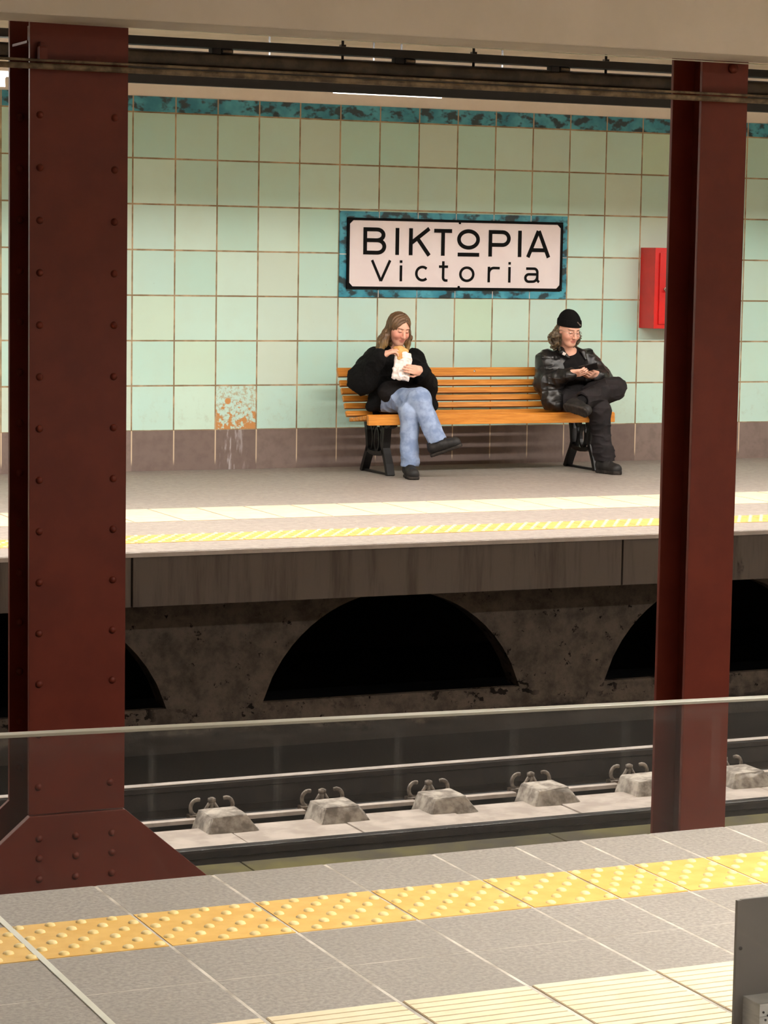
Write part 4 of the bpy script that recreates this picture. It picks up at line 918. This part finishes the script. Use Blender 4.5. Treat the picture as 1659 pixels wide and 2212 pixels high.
# ================================================================== PERSON LOOKING AT A PHONE
def reader():
    r = empty('person', (3.37, -0.75, 0.0), 'person in black beanie and leather jacket looking at a phone, ankle on knee', 'person', 'people sitting on the bench')
    HC, HR = (3.308, -0.650, 1.074), rot(3, 17, 1)
    Rsh, Lsh, Rel, Lel, Rwr, Lwr = (3.185, -0.52, 0.845), (3.555, -0.50, 0.850), (3.135, -0.59, 0.668), (3.655, -0.57, 0.680), (3.243, -0.790, 0.745), (3.500, -0.780, 0.728)
    RH = dict(wrist=(3.235, -0.790, 0.748), d=(0.68, -0.50, 0.10), n=(0.10, 0.70, 0.7), thumb=1, curl=(16, 34, 30))
    LH = dict(wrist=(3.490, -0.780, 0.735), d=(-0.78, -0.46, 0.14), n=(-0.10, 0.70, 0.7), thumb=-1, curl=(18, 34, 30))
    Rhip, Lhip, Rkn, Lkn, Ran, Lan = (3.27, -0.60, 0.535), (3.435, -0.60, 0.540), (3.408, -0.975, 0.480), (3.575, -0.895, 0.645), (3.450, -0.985, 0.115), (3.220, -1.042, 0.558)
    def body(P):
        d = head_sdf(P, HC, HR, False); d = smin(d, rc(P, (3.318, -0.60, 1.01), (3.350, -0.545, 0.90), 0.054, 0.060), 0.03)
        d = smin(d, chain(P, [(3.36, -0.53, 0.85), (3.36, -0.54, 0.70), (3.35, -0.60, 0.55)], [0.100, 0.100, 0.110], 0.05), 0.05)
        for q in ((Rsh, Rel, Rwr), (Lsh, Lel, Lwr)): d = smin(d, chain(P, q, [0.052, 0.043, 0.029], 0.02), 0.03)
        d = smin(d, hand_sdf(P, **RH), 0.01); d = smin(d, hand_sdf(P, **LH), 0.01)
        for q in ((Rhip, Rkn, Ran), (Lhip, Lkn, Lan)): d = smin(d, chain(P, q, [0.075, 0.052, 0.036], 0.02), 0.02)
        return d
    solid('body', body, (3.05, -1.12, 0.04), (3.78, -0.40, 1.21), 0.0038, M['skin'], r, lambda V: face_tint(V, HC, HR, 0.25))
    def tee(P):
        d = ell(P, (3.375, -0.56, 0.73), (0.13, 0.130, 0.20)); d = smin(d, ell(P, (3.36, -0.60, 0.58), (0.14, 0.13, 0.10)), 0.06); d = smin(d, ell(P, (3.352, -0.545, 0.90), (0.085, 0.075, 0.035)), 0.03)
        d = d-0.010*ridge(P, (10, 8, 14))+0.004; return smax(d, -rc(P, (3.30, -0.66, 1.02), (3.352, -0.575, 0.905), 0.07, 0.058), 0.008)
    solid('shirt', tee, (3.18, -0.78, 0.47), (3.56, -0.40, 0.97), 0.005, M['tee'], r)
    def jacket(P):
        d = ell(P, (3.365, -0.535, 0.72), (0.195, 0.125, 0.21)); d = smin(d, chain(P, [Rsh, Rel, Rwr], [0.080, 0.082, 0.050], 0.04), 0.05); d = smin(d, chain(P, [Lsh, Lel, Lwr], [0.076, 0.080, 0.048], 0.04), 0.05)
        d = smin(d, chain(P, [(3.20, -0.60, 0.64), (3.165, -0.66, 0.54), (3.175, -0.72, 0.505)], [0.085, 0.078, 0.045], 0.04), 0.04)
        d = smin(d, chain(P, [(3.50, -0.58, 0.66), (3.52, -0.60, 0.54)], [0.08, 0.06], 0.04), 0.04)
        d = d-0.014*ridge(P, (13, 13, 5))**2-0.008*ridge(P+2.1, (9, 9, 24))**3-0.003*ridge(P+4.1, (34, 34, 22))+0.010
        gap = rc(P, (3.375, -0.72, 0.93), (3.395, -0.74, 0.52), 0.050, 0.120); d = smax(d, -gap, 0.012)
        d = smax(d, -rc(P, (3.30, -0.66, 1.02), (3.352, -0.565, 0.90), 0.074, 0.062), 0.008)
        for pts in ([(3.290, -0.575, 0.935), (3.262, -0.630, 0.905), (3.300, -0.660, 0.868)], [(3.415, -0.545, 0.935), (3.455, -0.610, 0.905), (3.462, -0.645, 0.855)]):
            d = smin(d, chain(P*A3((1, 1, 1)), pts, [0.020, 0.022, 0.012], 0.01), 0.006)
        d = smin(d, chain(P, [(3.345, -0.475, 0.945), (3.27, -0.53, 0.935)], [0.03, 0.02], 0.02), 0.01)
        return smax(d, -(P[:, 2]-0.463), 0.008)
    solid('jacket', jacket, (3.00, -0.92, 0.44), (3.80, -0.36, 1.0), 0.0045, M['leather'], r)
    def slacks(P):
        a, ha = leg_cloth(P, Rhip, Rkn, (3.450, -0.985, 0.10), [0.10, 0.078, 0.070], 0.0); b, hb = leg_cloth(P, Lhip, Lkn, Lan, [0.105, 0.082, 0.066], 0.0)
        b = smin(b, rc(P, (3.47, -0.78, 0.60), (3.52, -0.92, 0.62), 0.08, 0.075), 0.04)
        d = smin(a, b, 0.008); d = smin(d, ell(P, (3.35, -0.60, 0.55), (0.16, 0.135, 0.085)), 0.05)
        low = np.exp(-((P[:, 2]-0.15)/0.05)**2)*(P[:, 1] < -0.9); d = d-0.006*ridge(P, (8, 8, 10))-0.011*ridge(P+5, (16, 10, 7))**3-0.008*ridge(P+2, (9, 9, 26))**3-0.016*low*ridge(P, (9, 9, 16))+0.010
        d = np.maximum(d, -np.minimum(ha, hb)); seat = (P[:, 1] > -0.945) & (P[:, 2] < 0.463) & (P[:, 2] > 0.36); return np.where(seat, np.maximum(d, 0.006), d)
    solid('trousers', slacks, (3.14, -1.13, 0.06), (3.72, -0.44, 0.78), 0.0042, M['slacks'], r)
    for kn, an in ((Rkn, Ran), (Lkn, Lan)):
        ax = A3(an)-A3(kn); ax = ax/np.linalg.norm(ax); a = A3(an)-ax*0.08; b = A3(an)+ax*0.04
        solid('sock', lambda P: rc(P, a, b, 0.042, 0.040), np.minimum(a, b)-0.06, np.maximum(a, b)+0.06, 0.005, M['tee'], r)
    def curls(P):
        L = (P-A3(HC))@HR; d = chain(P, [(3.235, -0.615, 1.06), (3.208, -0.605, 1.01), (3.218, -0.590, 0.965)], [0.026, 0.036, 0.032], 0.02)
        d = smin(d, chain(P, [(3.375, -0.640, 1.055), (3.388, -0.625, 1.02), (3.375, -0.60, 0.98)], [0.016, 0.024, 0.030], 0.02), 0.02); d = smin(d, ell(L, (0, 0.055, -0.03), (0.075, 0.055, 0.085)), 0.03)
        d = smax(d, -ell(L, (0, -0.085, -0.03), (0.063, 0.085, 0.12)), 0.008); return d-0.022*ridge(P, 34)**2-0.012*ridge(P+1.3, 66)**2+0.014
    solid('hair', curls, (3.13, -0.74, 0.91), (3.46, -0.46, 1.14), 0.003, M['hair'], r, lambda V: np.array(lin(98, 84, 62)[:3])*(0.25+1.15*ridge(V, 34)**3)[:, None])
    def beanie(P):
        L = (P-A3(HC))@HR; d = ell(L, (0, 0.016, 0.050), (0.083, 0.100, 0.088)); d = smin(d, ell(L, (0, 0.036, 0.098), (0.058, 0.066, 0.052)), 0.045)
        tilt = L[:, 2]-0.037+0.18*(L[:, 1]-0.0); cuff = smax(d-0.005, tilt-0.050, 0.010); d = np.minimum(d, cuff) if False else smin(smax(d, -tilt, 0.004), smax(cuff, -tilt, 0.006), 0.004)
        d = smax(d, -ell(L, (0, 0.012, 0.02), (0.074, 0.093, 0.085)), 0.004); a = np.arctan2(L[:, 0], L[:, 1]); return d-0.0018*np.clip(np.sin(a*46), -0.2, 1)-0.003*vnoise(P, 30)
    be = solid('beanie', beanie, (3.19, -0.79, 1.04), (3.43, -0.51, 1.27), 0.0032, M['fleece'], r)
    def Hd(p): return Vector((HR@A3(p)+A3(HC)).tolist())
    mb = MB(); Rm = Matrix(HR.tolist())
    o0, dr = A3((0.014, 0.0, 0.072)), A3((0.10, -1.0, 0.12)); dr = dr/np.linalg.norm(dr); ts = np.linspace(0.06, 0.14, 400)
    pts = (HR@(o0[:, None]+dr[:, None]*ts)).T+A3(HC); k = int(np.argmin(np.abs(beanie(pts.astype(np.float32))))); c = Vector(pts[k].tolist())+Vector((HR@dr).tolist())*0.0012
    F = np.stack([v/np.linalg.norm(v) for v in (np.cross(np.cross(dr, A3((0.78, 0, -0.62))), dr),)]+[dr], 1); t_ = F[:, 0]; Rt = HR@np.stack([t_, np.cross(dr, t_), dr], 1)
    mb.box((c.x-0.022, c.y-0.0042, c.z-0.0012), (c.x+0.022, c.y+0.0042, c.z+0.0012), rot=Matrix(Rt.tolist()))
    lb_ = mb.build('brand_tab', M['clip'], None); lb_.parent = be; lb_.matrix_parent_inverse = be.matrix_world.inverted(); lb_.name = 'fabric_tab'; tag(lb_, 'small slanted grey tab on the beanie')
    gl = MB()
    for s in (-1, 1):
        gl.tube([Hd((s*0.033+0.022*math.cos(k*math.pi/10), -0.099+0.004*abs(math.cos(k*math.pi/10))*0-0.0, 0.004+0.020*math.sin(k*math.pi/10))) for k in range(20)], 0.0011, 6, closed=True)
        gl.tube([Hd((s*0.056, -0.097, 0.006)), Hd((s*0.074, -0.05, 0.008)), Hd((s*0.079, 0.01, 0.006))], 0.0011, 6)
    gl.tube([Hd((-0.011, -0.099, 0.008)), Hd((0, -0.103, 0.010)), Hd((0.011, -0.099, 0.008))], 0.0011, 6)
    gl.build('glasses', M['chrome'], r)
    ct_ = MB(); ct_.box((3.252, -0.664, 0.884), (3.278, -0.652, 0.906), bevel=0.003, rot=Euler((0.4, 0.3, 0.3)).to_matrix()); tag(ct_.build('collar_patch', M['paper'], r), 'small white patch on the jacket collar')
    shoe(r, (3.060, -1.022, 0.508), (0.30, -0.93, -0.12), (0.84, 0.26, 0.48), 0.262, 0.10, 0.026)
    shoe(r, (3.425, -0.925, 0.0), (0.055, -0.24, 0.0), (0, 0, 1), 0.265, 0.10, 0.030)
    Rp = frame((0.80, -0.50, 0.22), (0.22, 0.66, 0.72)); Rm = Matrix(Rp.tolist())
    ph = empty('phone', (3.362, -0.872, 0.800), 'black mobile phone held in the hands of the person in the beanie', 'phone')
    mb = MB(); mb.box((3.362-0.072, -0.872-0.036, 0.800-0.004), (3.362+0.072, -0.872+0.036, 0.800+0.004), bevel=0.003, rot=Rm); mb.build('case', M['black'], ph)
    mb = MB(); c = Vector((3.362, -0.872, 0.800))+Rm.col[2]*0.0042; mb.box((c.x-0.067, c.y-0.032, c.z-0.0004), (c.x+0.067, c.y+0.032, c.z+0.0004), rot=Rm); mb.build('screen', M['ink'], ph)
reader()
